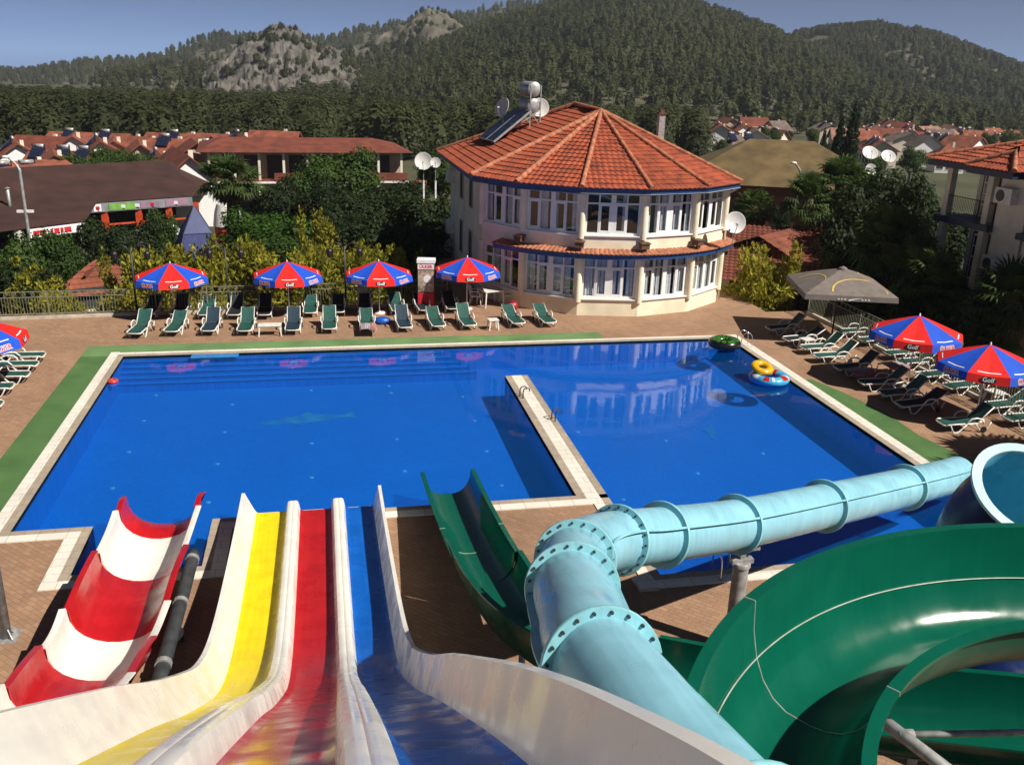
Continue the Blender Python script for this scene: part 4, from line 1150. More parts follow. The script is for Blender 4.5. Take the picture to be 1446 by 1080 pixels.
for z in (1.25, 4.0):
    for u0, u1 in ((-.05, 3.19), (4.76, 7.59)):
        mb = MB(); abox(mb, u0, -.15, z, u1, 1.597, z + .25); mb.build('balcony_slab', M['navy_trim'], apt, org=OA)
    for u0, u1 in ((.4, 2.55), (2.85, 3.15), (5.3, 7.2)):
        mb = MB()
        for k in range(int((u1 - u0) / .1) + 1):
            q = AP(u0 + k * .1, .12, 0); mb.tube([(q.x, q.y, z + .25), (q.x, q.y, z + 1.15)], .010, 5)
        for h in (.35, 1.15): mb.tube([AP(u0, .12, z + h), AP(u1, .12, z + h)], .018, 6)
        mb.build('railing', M['dark_metal'], apt, org=OA)
for u, z, w, hh in ((2.1, 4.25, .85, 2.0), (2.1, 1.5, .85, 2.0), (.7, 4.25, .8, 2.0), (.7, 1.5, .8, 2.0), (5.6, 4.25, .9, 2.0), (5.6, 1.5, .9, 2.0)):
    v = 1.6
    mb = MB(); abox(mb, u, v - .06, z, u + w, v - .002, z + hh); do = mb.build('glazed_door', M['white_paint'], apt, org=OA)
    mb = MB()
    for r_ in range(4):
        for c_2 in range(2):
            z_0 = z + .08 + (hh - .12) * r_ / 4; z_1 = z_0 + (hh - .12) / 4 - .05; u_0 = u + .06 + (w - .1) * c_2 / 2
            abox(mb, u_0, v - .068, z_0, u_0 + (w - .1) / 2 - .04, v - .062, z_1)
    mb.build('pane', M['panel'], do, org=OA)
    mb = MB()
    for (a_1, a_2, b_1, b_2) in ((u - .09, u, z, z + hh + .09), (u + w, u + w + .09, z, z + hh + .09), (u, u + w, z + hh, z + hh + .09)): abox(mb, a_1, v - .05, b_1, a_2, v - .003, b_2)
    mb.build('door_frame', m_box, do, org=OA)
for z in (5.25, 2.5):
    mb = MB(); abox(mb, 3.3, -.20, z, 4.2, .148, z + .62); ac = mb.build('air_conditioner', M['white'], apt, org=OA)
    q = AP(3.62, -.205, z + .31); mb = MB(); mb.lathe([(0, .005), (.22, .005), (.235, 0)], n=20, mx=Matrix(((ax.x, 0, -ay.x, q.x), (ax.y, 0, -ay.y, q.y), (0, 1, 0, q.z), (0, 0, 0, 1)))); mb.build('fan_grille', M['dark_metal'], ac, org=OA)
mb = MB(); EZ = 6.62
e = [AP(-.45, -.7, EZ), AP(13, -.7, EZ), AP(13, 8.6, EZ), AP(-.45, 8.6, EZ)]
r1, r2 = AP(4.0, 3.9, EZ + 1.5), AP(9, 3.9, EZ + 1.5)
tile_facet(mb, e[0], e[1], r2, r1, .22, .36, .045, 5); tile_facet(mb, e[3], e[0], r1, r1, .22, .36, .045, 5); tile_facet(mb, e[1], e[2], r2, r2, .4, .5, .04, 3); tile_facet(mb, e[2], e[3], r1, r2, .4, .5, .04, 3)
for us in (2.6, 7.1):      # each projecting bay has its own little hipped roof
    f_ = [AP(us, -1.25, EZ + .02), AP(us + 2.6, -1.25, EZ + .02)]; g1 = AP(us + 1.3, -.1, EZ + .62); g2 = AP(us + 1.3, 3.2, EZ + 1.1)
    tile_facet(mb, f_[0], f_[1], g1, g1, .22, .36, .045, 5); tile_facet(mb, AP(us, 2.6, EZ + .02), f_[0], g1, g2, .22, .36, .045, 5); tile_facet(mb, f_[1], AP(us + 2.6, 2.6, EZ + .02), g2, g1, .22, .36, .045, 5)
ar = mb.build('roof', M['tile'], apt, org=OA, angle=50)
mb = MB(); up5 = Vector((0, 0, .05))
ridge_caps(mb, e[0] + up5, r1 + up5); ridge_caps(mb, r1, r2); mb.build('ridge_tiles', M['tile_ridge'], ar, org=OA, angle=40)
for us in (2.6, 7.1):
    f_ = [AP(us, -1.25, EZ + .02), AP(us + 2.6, -1.25, EZ + .02)]; g1 = AP(us + 1.3, -.1, EZ + .62); g2 = AP(us + 1.3, 3.2, EZ + 1.1)
    mb = MB(); ridge_caps(mb, f_[0] + up5, g1 + up5); ridge_caps(mb, f_[1] + up5, g1 + up5); ridge_caps(mb, g1 + up5, g2 + up5); mb.build('ridge_tiles', M['tile_ridge'], ar, org=OA, angle=40)
mb = MB(); abox(mb, -.4, -.65, EZ - .26, 12.9, 8.5, EZ - .02)
for us in (2.6, 7.1): abox(mb, us + .05, -1.2, EZ - .255, us + 2.55, -.65, EZ - .015)
mb.build('fascia', M['navy_trim'], apt, org=OA)

# ================================================================== POOLSIDE FURNITURE
def lounger_parts(root, sling, zt=.86, xt=1.78):
    W = .31
    for s in (-1, 1):
        mb = MB(); y = s * W
        mb.tube([(0.02, y * .9, .28), (.1, y, .32), (.5, y, .33), (1.22, y, .33)], .026, 7); mb.build('side_rail', M['white'], root, smooth=True)
        mb = MB(); mb.tube([(.16, y, .32), (.24, y, .17), (.33, y, .025), (.50, y, .025), (.66, y, .17), (.80, y, .31)], .024, 7); mb.build('leg', M['white'], root, smooth=True)
        mb = MB(); mb.tube([(1.12, y, .32), (1.28, y, .15), (1.40, y, .025), (1.54, y, .025), (1.66, y, .22), (1.74, y, .36)], .024, 7); mb.build('leg', M['white'], root, smooth=True)
        mb = MB(); ya = s * (W + .055); mb.tube([(.74, y, .32), (.80, ya, .42), (.90, ya, .52), (1.10, ya, .54), (1.28, ya, .50), (1.40, ya, .38), (1.42, y, .30)], [.022, .026, .03, .032, .03, .026, .022], 7); mb.build('armrest', M['white'], root, smooth=True)
        mb = MB(); mb.lathe([(0, -.03), (.10, -.03), (.11, -.015), (.11, .015), (.10, .03), (0, .03)], n=14, mx=Matrix(((1, 0, 0, 1.47), (0, 0, 1, s * (W + .03)), (0, -1, 0, .11), (0, 0, 0, 1)))); mb.build('wheel', M['black'] if s < 0 else M['black'], root)
    mb = MB(); mb.tube([(0.02, -W * .9, .28), (-.02, -W * .5, .275), (-.02, W * .5, .275), (0.02, W * .9, .28)], .026, 7); mb.build('foot_rail', M['white'], root, smooth=True)
    mb = MB(); mb.tube([(1.47, -W, .11), (1.47, W, .11)], .014, 6); mb.build('axle', M['grey_metal'], root)
    xb, zb = 1.20, .335
    mb = MB(); mb.tube([(xb, -W + .03, zb), (xt, -W + .03, zt), (xt, W - .03, zt), (xb, W - .03, zb)], .022, 7); mb.build('back_frame', M['white'], root, smooth=True)
    def sheet(nm, a, b_, sag):
        mb = MB(); n_ = 8; rows = []
        for i in range(n_ + 1):
            t = i / n_; x = a[0] + (b_[0] - a[0]) * t; z = a[1] + (b_[1] - a[1]) * t
            rows.append([(x, -W + .035 + (2 * W - .07) * k / 6, z - sag * sin(pi * t) * (.6 + .4 * sin(pi * k / 6)) - .012 * sin(pi * k / 6)) for k in range(7)])
        vs = [p for r_ in rows for p in r_]; m_ = len(vs)
        vs += [(x, y, z - .008) for x, y, z in vs]
        fs = []
        for i in range(n_):
            for k in range(6):
                q = i * 7 + k; fs.append((q, q + 1, q + 8, q + 7)); fs.append((m_ + q, m_ + q + 7, m_ + q + 8, m_ + q + 1))
        mb.add(vs, fs); mb.build(nm, sling, root, smooth=True)
    sheet('sling_seat', (.03, .325), (xb, .345), .03)
    sheet('sling_back', (xb + .01, zb + .02), (xt - .01, zt + .01), .025)

L_PROTO = {}
def lounger(px, py, rz, label, group, col='green', jitter=.05, z=0):
    p = at(px, py, z)
    rz = rz + random.uniform(-jitter, jitter)
    loc = (p.x, p.y, z)
    key = (col, random.random() < .35)
    if key not in L_PROTO:
        t = thing('sun_lounger', label, 'sun lounger', loc, rz, group)
        lounger_parts(t, M['sling_' + col], *((.72, 1.85) if key[1] else (.88, 1.76))); L_PROTO[key] = t; t.scale = (.86, .88, .88)
        return t
    return dup(L_PROTO[key], loc, rz, label, group)

G1 = 'sun loungers in the front row on the far terrace'
row1 = [(190, 480, 'green'), (242, 477, 'green'), (294, 476, 'navy'), (345, 476, 'green'), (413, 475, 'navy'), (465, 473, 'green'), (519, 472, 'green'), (573, 471, 'navy'), (620, 469, 'green'), (664, 468, 'green'), (733, 465, 'green'), (777, 464, 'green')]
nb = ['leftmost, nearest the green turf corner', 'under the first parasol from the left', 'third from the left end', 'just left of the long white side table', 'just right of the long white side table', 'sixth from the left end', 'in line with the white plastic chair', 'just right of the blue bag', 'fourth from the right end', 'just left of the white stool', 'just right of the white stool', 'rightmost, nearest the round building']
for (px, py, c), d_ in zip(row1, nb):
    lounger(px, py, radians(90 + (px - 480) * .02), f"{'navy' if c == 'navy' else 'green'} sling lounger, far front row, {d_}", G1, c)
G2 = 'sun loungers in the back row along the far fence'
row2 = [(208, 452, 'dark'), (250, 452, 'dark'), (289, 453, 'green'), (330, 453, 'dark'), (373, 453, 'dark'), (438, 450, 'green'), (477, 449, 'dark'), (516, 448, 'dark'), (563, 447, 'green'), (601, 446, 'dark'), (640, 444, 'dark')]  # dark ones stand in shade, which is painted into their slings
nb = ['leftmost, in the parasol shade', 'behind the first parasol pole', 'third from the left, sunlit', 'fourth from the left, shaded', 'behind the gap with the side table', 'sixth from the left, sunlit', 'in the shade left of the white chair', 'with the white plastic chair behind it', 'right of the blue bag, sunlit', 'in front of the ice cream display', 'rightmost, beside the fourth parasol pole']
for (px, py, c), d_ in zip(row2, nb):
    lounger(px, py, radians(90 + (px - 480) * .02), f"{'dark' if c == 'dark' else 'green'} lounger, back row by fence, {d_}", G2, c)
G3 = 'sun loungers in the row nearest the pool on the right terrace'
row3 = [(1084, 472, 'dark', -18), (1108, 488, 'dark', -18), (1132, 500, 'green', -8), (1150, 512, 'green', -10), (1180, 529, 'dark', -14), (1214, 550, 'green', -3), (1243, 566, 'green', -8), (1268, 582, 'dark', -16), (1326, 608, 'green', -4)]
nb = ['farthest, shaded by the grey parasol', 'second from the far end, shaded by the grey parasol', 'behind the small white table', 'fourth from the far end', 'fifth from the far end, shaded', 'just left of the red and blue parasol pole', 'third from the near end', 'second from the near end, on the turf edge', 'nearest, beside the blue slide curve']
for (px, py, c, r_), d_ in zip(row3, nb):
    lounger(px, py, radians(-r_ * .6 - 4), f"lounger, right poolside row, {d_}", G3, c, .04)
G4 = 'sun loungers in the outer row on the right terrace'
row4 = [(1182, 477, 'green'), (1214, 489, 'green'), (1250, 508, 'green'), (1268, 521, 'green'), (1296, 540, 'green'), (1335, 556, 'green'), (1392, 584, 'green'), (1420, 602, 'green')]
nb = ['farthest, beside the grey parasol pole', 'second from the far end', 'third from the far end, left of the first red parasol', 'fourth from the far end, behind the first parasol pole', 'fifth from the far end, between the two parasols', 'sixth from the far end, under the second parasol', 'second nearest, partly out of frame', 'nearest, cut by the frame edge']
for (px, py, c), d_ in zip(row4, nb):
    lounger(px, py, radians(4), f"lounger, right outer row, {d_}", G4, c, .05)
G5 = 'sun loungers at the left edge of the terrace'
row5 = [(64, 511, 'green'), (54, 524, 'green'), (42, 539, 'green'), (20, 556, 'green'), (4, 582, 'green')]
for (px, py, c), d_ in zip(row5, ['farthest, under the parasol', 'second farthest', 'middle one of five', 'second nearest', 'nearest, cut by the frame']):
    lounger(px, py, radians(180), f"white framed green lounger at the left edge, {d_}", G5, c, .03)

def umbrella(name, label, loc, rz, R_=1.42, top=2.2, rise=.52, val=.23, group=None):
    t = thing(name, label, 'parasol', loc, rz, group)
    mb = MB(); mb.tube([(0, 0, 0), (0, 0, top + .04)], .022, 10); mb.lathe([(0, .05), (.012, .05), (.03, 0)], (0, 0, top + .02), 10); mb.build('pole', M['white'], t, smooth=True)
    mb = MB(); mb.lathe([(0, .10), (.05, .10), (.06, .05), (.22, .045), (.25, .02), (.25, 0)], n=20); mb.build('base', M['white'], t, angle=40)
    ze = top - rise
    mb = MB(); vm = MB()
    def rim(k, f=1.0, z=ze): a = radians(-90 - 22.5 + 45 * k); return Vector((R_ * f * cos(a), R_ * f * sin(a), z))
    for k in range(8):
        mi = k % 2
        n_ = 5
        for i in range(n_):
            f0, f1 = i / n_, (i + 1) / n_
            zz = lambda f: top - rise * (f ** 1.08)
            a0, b0, a1, b1 = rim(k, f0, zz(f0)), rim(k + 1, f0, zz(f0)), rim(k, f1, zz(f1)), rim(k + 1, f1, zz(f1))
            m0, m1 = (a0 + b0) / 2 - Vector((0, 0, .035 * f0)), (a1 + b1) / 2 - Vector((0, 0, .035 * f1))
            if i == 0: mb.add([a0, a1, m1, b1], [(0, 1, 2), (0, 2, 3)], mi)
            else: mb.add([a0, m0, b0, a1, m1, b1], [(0, 3, 4, 1), (1, 4, 5, 2)], mi)
    cn = mb.build('canopy', [M['umb_red'], M['umb_blue']], t)
    for k in range(8):
        a, b_ = rim(k), rim(k + 1); c, d = rim(k, 1.035, ze - val), rim(k + 1, 1.035, ze - val)
        mb = MB(); mid = (c + d) / 2 + Vector((0, 0, -.02)); top_m = (a + b_) / 2 - Vector((0, 0, .035))
        mb.add([a, top_m, b_, d, mid, c], [(0, 5, 4, 1), (1, 4, 3, 2)], k % 2); vo = mb.build('valance', [M['umb_red'], M['umb_blue']], t)
        ex = (b_ - a).normalized(); nr = ex.cross(Vector((0, 0, 1))); up_v = ((a + b_) / 2 - (c + d) / 2).normalized(); nr = ex.cross(up_v)
        ctr = (a + b_ + c + d) / 4 + nr * .012 - Vector((0, 0, .02))
        if k % 2 == 0:
            mx = Matrix(((ex.x, up_v.x, nr.x, ctr.x), (ex.y, up_v.y, nr.y, ctr.y), (ex.z, up_v.z, nr.z, ctr.z), (0, 0, 0, 1)))
            mb = MB(); mb.add([mx @ Vector((.22 * cos(x) , .082 * sin(x), 0)) for x in np.linspace(0, 2 * pi, 20, endpoint=False)], [tuple(range(20))]); mb.build('badge', M['ink_black'], vo)
            vs, fs = text_mesh('Golf', .17, .004); mb = MB(); mb.add([mx @ Vector((v.x, v.y, .004)) for v in vs], fs); mb.build('lettering', M['ink_white'], vo)
        else:
            mx = Matrix(((ex.x, up_v.x, nr.x, ctr.x), (ex.y, up_v.y, nr.y, ctr.y), (ex.z, up_v.z, nr.z, ctr.z), (0, 0, 0, 1))) @ Matrix.Rotation(radians(4), 4, 'Z')
            vs, fs = text_mesh('ÜLKER', .18, .016); mb = MB(); mb.add([mx @ Vector((v.x, v.y, 0)) for v in vs], fs); mb.build('lettering', M['ink_white'], vo)
            vs, fs = text_mesh('ÜLKER', .18, .003); mb = MB(); mb.add([mx @ Vector((v.x, v.y, .004)) for v in vs], fs); mb.build('lettering', M['ink_red'], vo)
        # pale printed line just above the valance
        f0, f1 = .90, .925; u0, u1 = .20, .80
        q = []
        for f, u in ((f0, u0), (f0, .5), (f0, u1), (f1, u1), (f1, .5), (f1, u0)):
            pa, pb = rim(k, f, top - rise * f ** 1.08), rim(k + 1, f, top - rise * f ** 1.08); m_ = (pa + pb) / 2 - Vector((0, 0, .035 * f))
            pt = pa + (m_ - pa) * (u / .5) if u <= .5 else m_ + (pb - m_) * ((u - .5) / .5)
            q.append(pt + Vector((0, 0, .008)))
        mb = MB(); mb.add(q, [(0, 1, 4, 5), (1, 2, 3, 4)]); mb.build('printed_line', M['ink_white'], vo)
        mb = MB(); mb.tube([(0, 0, top - .03), tuple(rim(k, .99, ze - .03))], .009, 5); mb.build('rib', M['grey_metal'], t)
    return t
UG = 'red and blue parasols around the pool'
um = umbrella('parasol', 'red and blue parasol over the far loungers, leftmost in the row of four', at(247, 448), radians(12), group=UG)
for (px, py, rz, lab, sc_) in ((409, 444, 5, 'red and blue parasol over the far loungers, second from left in the row', (1, 1, 1)), (536, 442, 0, 'red and blue parasol left of the ice cream display on the far terrace', (1, 1, 1)), (659, 436, -3, 'red and blue parasol right of the ice cream display, beside the round building', (1, 1, 1.02)),
                     (1281, 545, -38, 'farther of the two red and blue parasols on the right terrace', (1.06, 1.06, 1.13)), (1377, 592, -35, 'nearer of the two red and blue parasols on the right terrace', (1.04, 1.04, 1.10)), (-22, 560, 4, 'red and blue parasol cut off by the left frame edge', (1.0, 1.0, 1.13))):
    dup(um, at(px, py), radians(rz), lab, UG, sc_)

# grey square parasol on two posts
t = thing('parasol', 'large grey square parasol with yellow swirls and a white logo on its valance', 'parasol', at(1176, 476), radians(-16))
S, zt, ze = 1.72, 2.80, 2.10
mb = MB(); cs = [(-S, -S), (S, -S), (S, S), (-S, S)]
for i in range(4):
    a, b_ = cs[i], cs[(i + 1) % 4]; n_ = 6
    for k in range(n_):
        f0, f1 = k / n_, (k + 1) / n_; z = lambda f: zt - (zt - ze) * f ** 1.15
        mb.add([(a[0] * f0, a[1] * f0, z(f0)), (b_[0] * f0, b_[1] * f0, z(f0)), (b_[0] * f1, b_[1] * f1, z(f1)), (a[0] * f1, a[1] * f1, z(f1))], [(0, 3, 2, 1)])
cn = mb.build('canopy', M['umb_grey'], t)
mb = MB()
for i in range(4):
    a, b_ = cs[i], cs[(i + 1) % 4]; mb.quad((*a, ze), (*b_, ze), (b_[0] * 1.01, b_[1] * 1.01, ze - .20), (a[0] * 1.01, a[1] * 1.01, ze - .20))
vo = mb.build('valance', M['umb_grey'], t)
for i in range(4):      # swirl printed on each slope
    ang = i * pi / 2; mb = MB(); pv = None
    for k in range(19):
        x = radians(180 * k / 18); out = []
        for rr_ in (1.0, .94):
            u = .35 + 1.05 * rr_ * cos(x); d = 1.52 - .80 * rr_ * sin(x); u = max(-d * .98, min(d * .98, u))
            out.append(Matrix.Rotation(ang, 3, 'Z') @ Vector((u, -d, zt - (zt - ze) * (d / S) ** 1.15 + .012)))
        if pv: mb.quad(pv[0], out[0], out[1], pv[1])
        pv = out
    mb.build('printed_swirl', M['ink_yellow'], cn)
mb = MB(); y = -S * 1.01 - .012
mb.add([(-.10, y, ze - .20), (.12, y, ze - .13), (.42, y, ze - .05), (.05, y, ze - .10), (-.12, y, ze - .14)], [(0, 1, 2, 3, 4)])
for u in (-.52, -.40, -.28, .36, .48, .60): mb.quad((u, y, ze - .15), (u + .07, y, ze - .15), (u + .07, y, ze - .10), (u, y, ze - .10))
mb.build('logo_print', M['ink_white'], vo)
mb = MB(); mb.tube([(-.05, 0, 0), (-.05, 0, zt)], .035, 10); mb.build('pole', M['dark_metal'], t, smooth=True)
mb = MB(); mb.box((-.4, -.3, 0), (.3, .3, .06)); mb.build('base', M['stone_house'], t)
for i in range(4):
    mb = MB(); mb.tube([(0, 0, zt - .05), (cs[i][0], cs[i][1], ze - .02)], .014, 6); mb.build('rib', M['dark_metal'], t)
mb = MB(); mb.lathe([(.0, .20), (.16, .12), (.18, .06), (.02, .10)], (0, 0, zt - .1), 12); mb.build('vent_cap', M['umb_grey'], t)

# white plastic tables, stools and chairs
def side_table(name, label, cat, loc, rz, lx, ly, h):
    t = thing(name, label, cat, loc, rz)
    mb = MB(); mb.box((-lx / 2, -ly / 2, h - .03), (lx / 2, ly / 2, h)); mb.box((-lx / 2 + .04, -ly / 2 + .04, h - .07), (lx / 2 - .04, ly / 2 - .04, h - .031)); mb.build('table_top', M['white'], t)
    for sx in (-1, 1):
        for sy in (-1, 1):
            mb = MB(); x, y = sx * (lx / 2 - .05), sy * (ly / 2 - .05); mb.add([(x - .03, y - .03, h - .07), (x + .03, y - .03, h - .07), (x + .03, y + .03, h - .07), (x - .03, y + .03, h - .07), (x + sx * .04 - .02, y + sy * .03 - .02, 0), (x + sx * .04 + .02, y + sy * .03 - .02, 0), (x + sx * .04 + .02, y + sy * .03 + .02, 0), (x + sx * .04 - .02, y + sy * .03 + .02, 0)], [(0, 1, 2, 3), (7, 6, 5, 4), (0, 4, 5, 1), (1, 5, 6, 2), (2, 6, 7, 3), (3, 7, 4, 0)]); mb.build('leg', M['white'], t)
    return t
side_table('side_table', 'long low white table between loungers in the far front row', 'table', at(382, 473), 0, .85, .45, .42)
side_table('stool', 'small white plastic stool between loungers before the round building', 'stool', at(696, 465), .1, .40, .40, .42)
side_table('side_table', 'small white table among the far loungers of the right terrace', 'table', at(1138, 493), .2, .5, .4, .42)
side_table('side_table', 'small white table under the nearer parasol on the right terrace', 'table', at(1401, 570), .2, .45, .45, .45)
side_table('side_table', 'square white plastic table in the shade beside the round building', 'table', at(692, 431), .3, .9, .9, .72)
def plastic_chair(name, label, loc, rz, sc=1.0):
    t = thing(name, label, 'chair', loc, rz); t.scale = (sc, sc, sc)
    mb = MB(); mb.prism([(-.22, -.22), (.22, -.22), (.20, .20), (-.20, .20)], .42, .45); mb.build('seat', M['white'], t)
    mb = MB()
    for k in range(7):
        x = -.18 + .06 * k; mb.bar((x, .20, .46), (x * .95, .29, .86 - .02 * abs(k - 3)), .035, .012)
    mb.tube([(-.22, .19, .45), (-.23, .26, .72), (-.18, .31, .88), (0, .32, .92), (.18, .31, .88), (.23, .26, .72), (.22, .19, .45)], .02, 7); mb.build('backrest', M['white'], t)
    for s in (-1, 1):
        mb = MB(); mb.tube([(s * .24, -.22, .44), (s * .25, -.20, .64), (s * .25, .05, .66), (s * .24, .25, .66)], .02, 7); mb.build('armrest', M['white'], t, smooth=True)
        for y in (-.22, .2):
            mb = MB(); mb.tube([(s * .21, y, .43), (s * .25, y * 1.2, 0)], .022, 7); mb.build('leg', M['white'], t, smooth=True)
    return t
plastic_chair('plastic_chair', 'white plastic armchair standing by the fence behind a dark lounger', at(514, 434), 0.1)
plastic_chair('plastic_chair', 'white plastic armchair in the shade left of the square table', at(672, 431), radians(70))
plastic_chair('plastic_chair', 'white plastic armchair in the shade right of the square table', at(716, 430), radians(-80))

# towels and sandals left on loungers
m_tw = brick_mat('striped_towel', (.50, .46, .40), (.42, .10, .08), (.12, .2, .3), 1.0, .95, .9, .07, .012, 0, dirt=.1, bump=.2)
for px, py, rz, lab in ((1212, 524, 12, 'striped towel draped over a shaded lounger of the poolside row'), (520, 462, 88, 'striped towel over the foot of a far front-row lounger'), (1262, 516, 8, 'striped towel on a lounger left of the farther right parasol')):
    mb = MB(); n_ = 9
    for i in range(n_ + 1):
        for k in range(n_ + 1):
            x, y = -.45 + .9 * i / n_, -.34 + .68 * k / n_
            mb.v.append((x, y, .352 - .10 * max(0, abs(y) - .27) / .07 + .012 * sin(9 * x + 5 * y) + .008 * sin(23 * y)))
    for i in range(n_):
        for k in range(n_):
            a_ = i * (n_ + 1) + k; mb.f.append((a_, a_ + n_ + 1, a_ + n_ + 2, a_ + 1)); mb.m.append(0)
    o = mb.build('towel', m_tw, smooth=True); o.location = at(px, py, .3) - Vector((0, 0, .3)); o.rotation_euler = (0, 0, radians(rz)); tag(o, lab, 'towel', 'towels on loungers')

# blue bag, inflatables, float mat, buoy
t = MB(); t.lathe([(0, .30), (.14, .29), (.30, .24), (.38, .14), (.36, .05), (.26, 0), (0, 0)], n=20)
o = t.build('beach_bag', mat('blue_vinyl', (.01, .09, .45), .4, .2), smooth=True); o.location = at(540, 457); o.scale = (.9, .6, .95); tag(o, 'blue vinyl bag on the paving between loungers of the far rows', 'bag')
def ring_float(name, label, loc, R_, r, mats, segs, tilt=(0, 0), z=0):
    mb = MB(); n1, n2 = 40, 14
    for i in range(n1):
        for k in range(n2):
            a, c = 2 * pi * i / n1, 2 * pi * k / n2
            mb.v.append(((R_ + r * cos(c)) * cos(a), (R_ + r * cos(c)) * sin(a), r * .85 * sin(c)))
    for i in range(n1):
        for k in range(n2):
            mb.f.append((i * n2 + k, ((i + 1) % n1) * n2 + k, ((i + 1) % n1) * n2 + (k + 1) % n2, i * n2 + (k + 1) % n2)); mb.m.append(segs(2 * pi * i / n1, 2 * pi * k / n2))
    o = mb.build(name, mats, smooth=True); o.location = loc; o.rotation_euler = (tilt[0], tilt[1], 0); tag(o, label, 'pool float', 'inflatables in the pool'); return o
vinyl = lambda nm, c: mat(nm, c, .25, .1, 6)
p = at(1023, 484, .2)
ring_float('swim_ring', 'black and green tyre-shaped swim ring floating in the far right pool corner', p, .40, .22, [vinyl('black_vinyl', (.012, .014, .012)), vinyl('leaf_green_vinyl', (.03, .16, .01))], lambda a, c: 1 if sin(c) > .55 and (int(a * 7) % 3) else 0, z=.1)
p = at(1086, 533, .1)
ring_float('swim_ring', 'light blue swim ring with red patches floating by the right pool edge', p, .50, .19, [vinyl('sky_blue_vinyl', (.06, .40, .70)), vinyl('red_patch_vinyl', (.42, .02, .02)), vinyl('white_vinyl', (.6, .65, .7))], lambda a, c: (1 if int(a * 2.6) % 3 == 1 else 2 if int(a * 2.6) % 3 == 2 and int(a*9)%2 else 0) if .3 < sin(c) else 0)
p = at(1076, 519, .40)
ring_float('swim_ring', 'small yellow swim ring resting on the light blue one', p, .26, .13, [vinyl('yellow_vinyl', (.70, .38, .01))], lambda a, c: 0, tilt=(.3, .05))
o = ring_float('float_buoy', 'small red float bobbing at the left pool edge', at(159, 538, -.02), .10, .08, [vinyl('coral_vinyl', (.55, .05, .03))], lambda a, c: 0)
mb = MB(); mb.box((-.8, -.22, 0), (.8, .22, .03)); o = mb.build('foam_mat', mat('light_blue_foam', (.03, .20, .50), .7, .15)); q = at(305, 496, .03); o.location = (q.x, 32.35, -.035); tag(o, 'light blue foam mat floating along the far pool edge', 'pool mat', 'inflatables in the pool')

# steel pool ladders and little rails
def pool_ladder(name, label, loc, rz):
    t = thing(name, label, 'pool ladder', loc, rz); t.scale = (.75, .75, .75)
    for s in (-1, 1):
        mb = MB(); mb.tube(smooth_path([(s * .25, .50, .02), (s * .25, .48, .5), (s * .25, .36, .74), (s * .25, .12, .78), (s * .25, -.06, .62), (s * .25, -.10, .2), (s * .25, -.10, -.9)], 5), .022, 10); mb.build('handrail', M['chrome'], t, smooth=True)
    for z in (-.2, -.45, -.7):
        mb = MB(); mb.box((-.24, -.14, z), (.24, -.06, z + .03)); mb.build('step', M['chrome'], t)
    return t
q = at(1044, 495)
pool_ladder('pool_ladder', 'bright steel pool ladder in the far right pool corner', (15.56, 31.4, 0), radians(-90))
pool_ladder('pool_ladder', 'steel pool ladder below the blue tube at the near pool edge', (8.0, 15.83, 0), radians(180))
for (px, py, lab) in ((738, 560, 'bent steel grab rail on the divider wall, farther one'), (783, 592, 'bent steel grab rail on the divider wall, nearer one')):
    q = at(px, py); t = thing('grab_rail', lab, 'rail', q, radians(20)); t['group'] = 'grab rails on the divider wall'; t.scale = (.85, .85, .8)
    mb = MB(); mb.tube(smooth_path([(-.12, 0, .02), (-.12, 0, .30), (-.05, 0, .42), (.12, 0, .40), (.16, 0, .28)], 5), .022, 8); mb.build('rail', M['dark_metal'], t, smooth=True)
    mb = MB(); mb.tube(smooth_path([(-.12, -.22, .02), (-.12, -.22, .30), (-.05, -.22, .42), (.12, -.22, .40), (.16, -.22, .28)], 5), .022, 8); mb.build('rail', M['dark_metal'], t, smooth=True)

# standing ice-cream display
t = thing('ice_cream_display', 'tall black ice cream display with white top and red picture front', 'display', at(602, 436), radians(-10))
mb = MB(); mb.box((-.36, -.25, .05), (.36, .25, 2.02)); mb.box((-.30, -.2, 0), (.30, .2, .05)); mb.build('cabinet', M['ink_black'], t)
mb = MB(); mb.box((-.38, -.28, 2.02), (.38, .27, 2.16)); mb.build('top_light_box', M['ink_white'], t)
m_post = mat('poster_print', (.5, .42, .34), .5, .5, 5, col2=(.03, .02, .025))
mb = MB(); mb.box((-.33, -.262, .80), (.33, -.251, 1.72)); po = mb.build('poster', m_post, t)
mb = MB(); mb.lathe([(0, .004), (.15, .004), (.16, 0)], n=20, mx=Matrix(((1, 0, 0, .05), (0, 0, -1, -.264), (0, 1, 0, 1.35), (0, 0, 0, 1)))); mb.build('ice_cream_picture', M['ink_white'], po)
mb = MB(); mb.box((-.34, -.262, 1.76), (.34, -.251, 1.98)); so = mb.build('sign_strip', M['ink_white'], t)
vs, fs = text_mesh('ÜLKER', .20, .006); mb = MB(); mb.add([(v.x * .9, -.266, 1.87 + v.y) for v in vs], fs); mb.build('lettering', M['ink_red'], so)
mb = MB(); mb.box((-.33, -.262, .12), (.33, -.251, .76)); mb.build('red_panel', M['ink_red'], t)
mb = MB(); mb.box((.361, -.2, .12), (.366, .2, 1.1)); mb.build('red_panel', M['ink_red'], t)

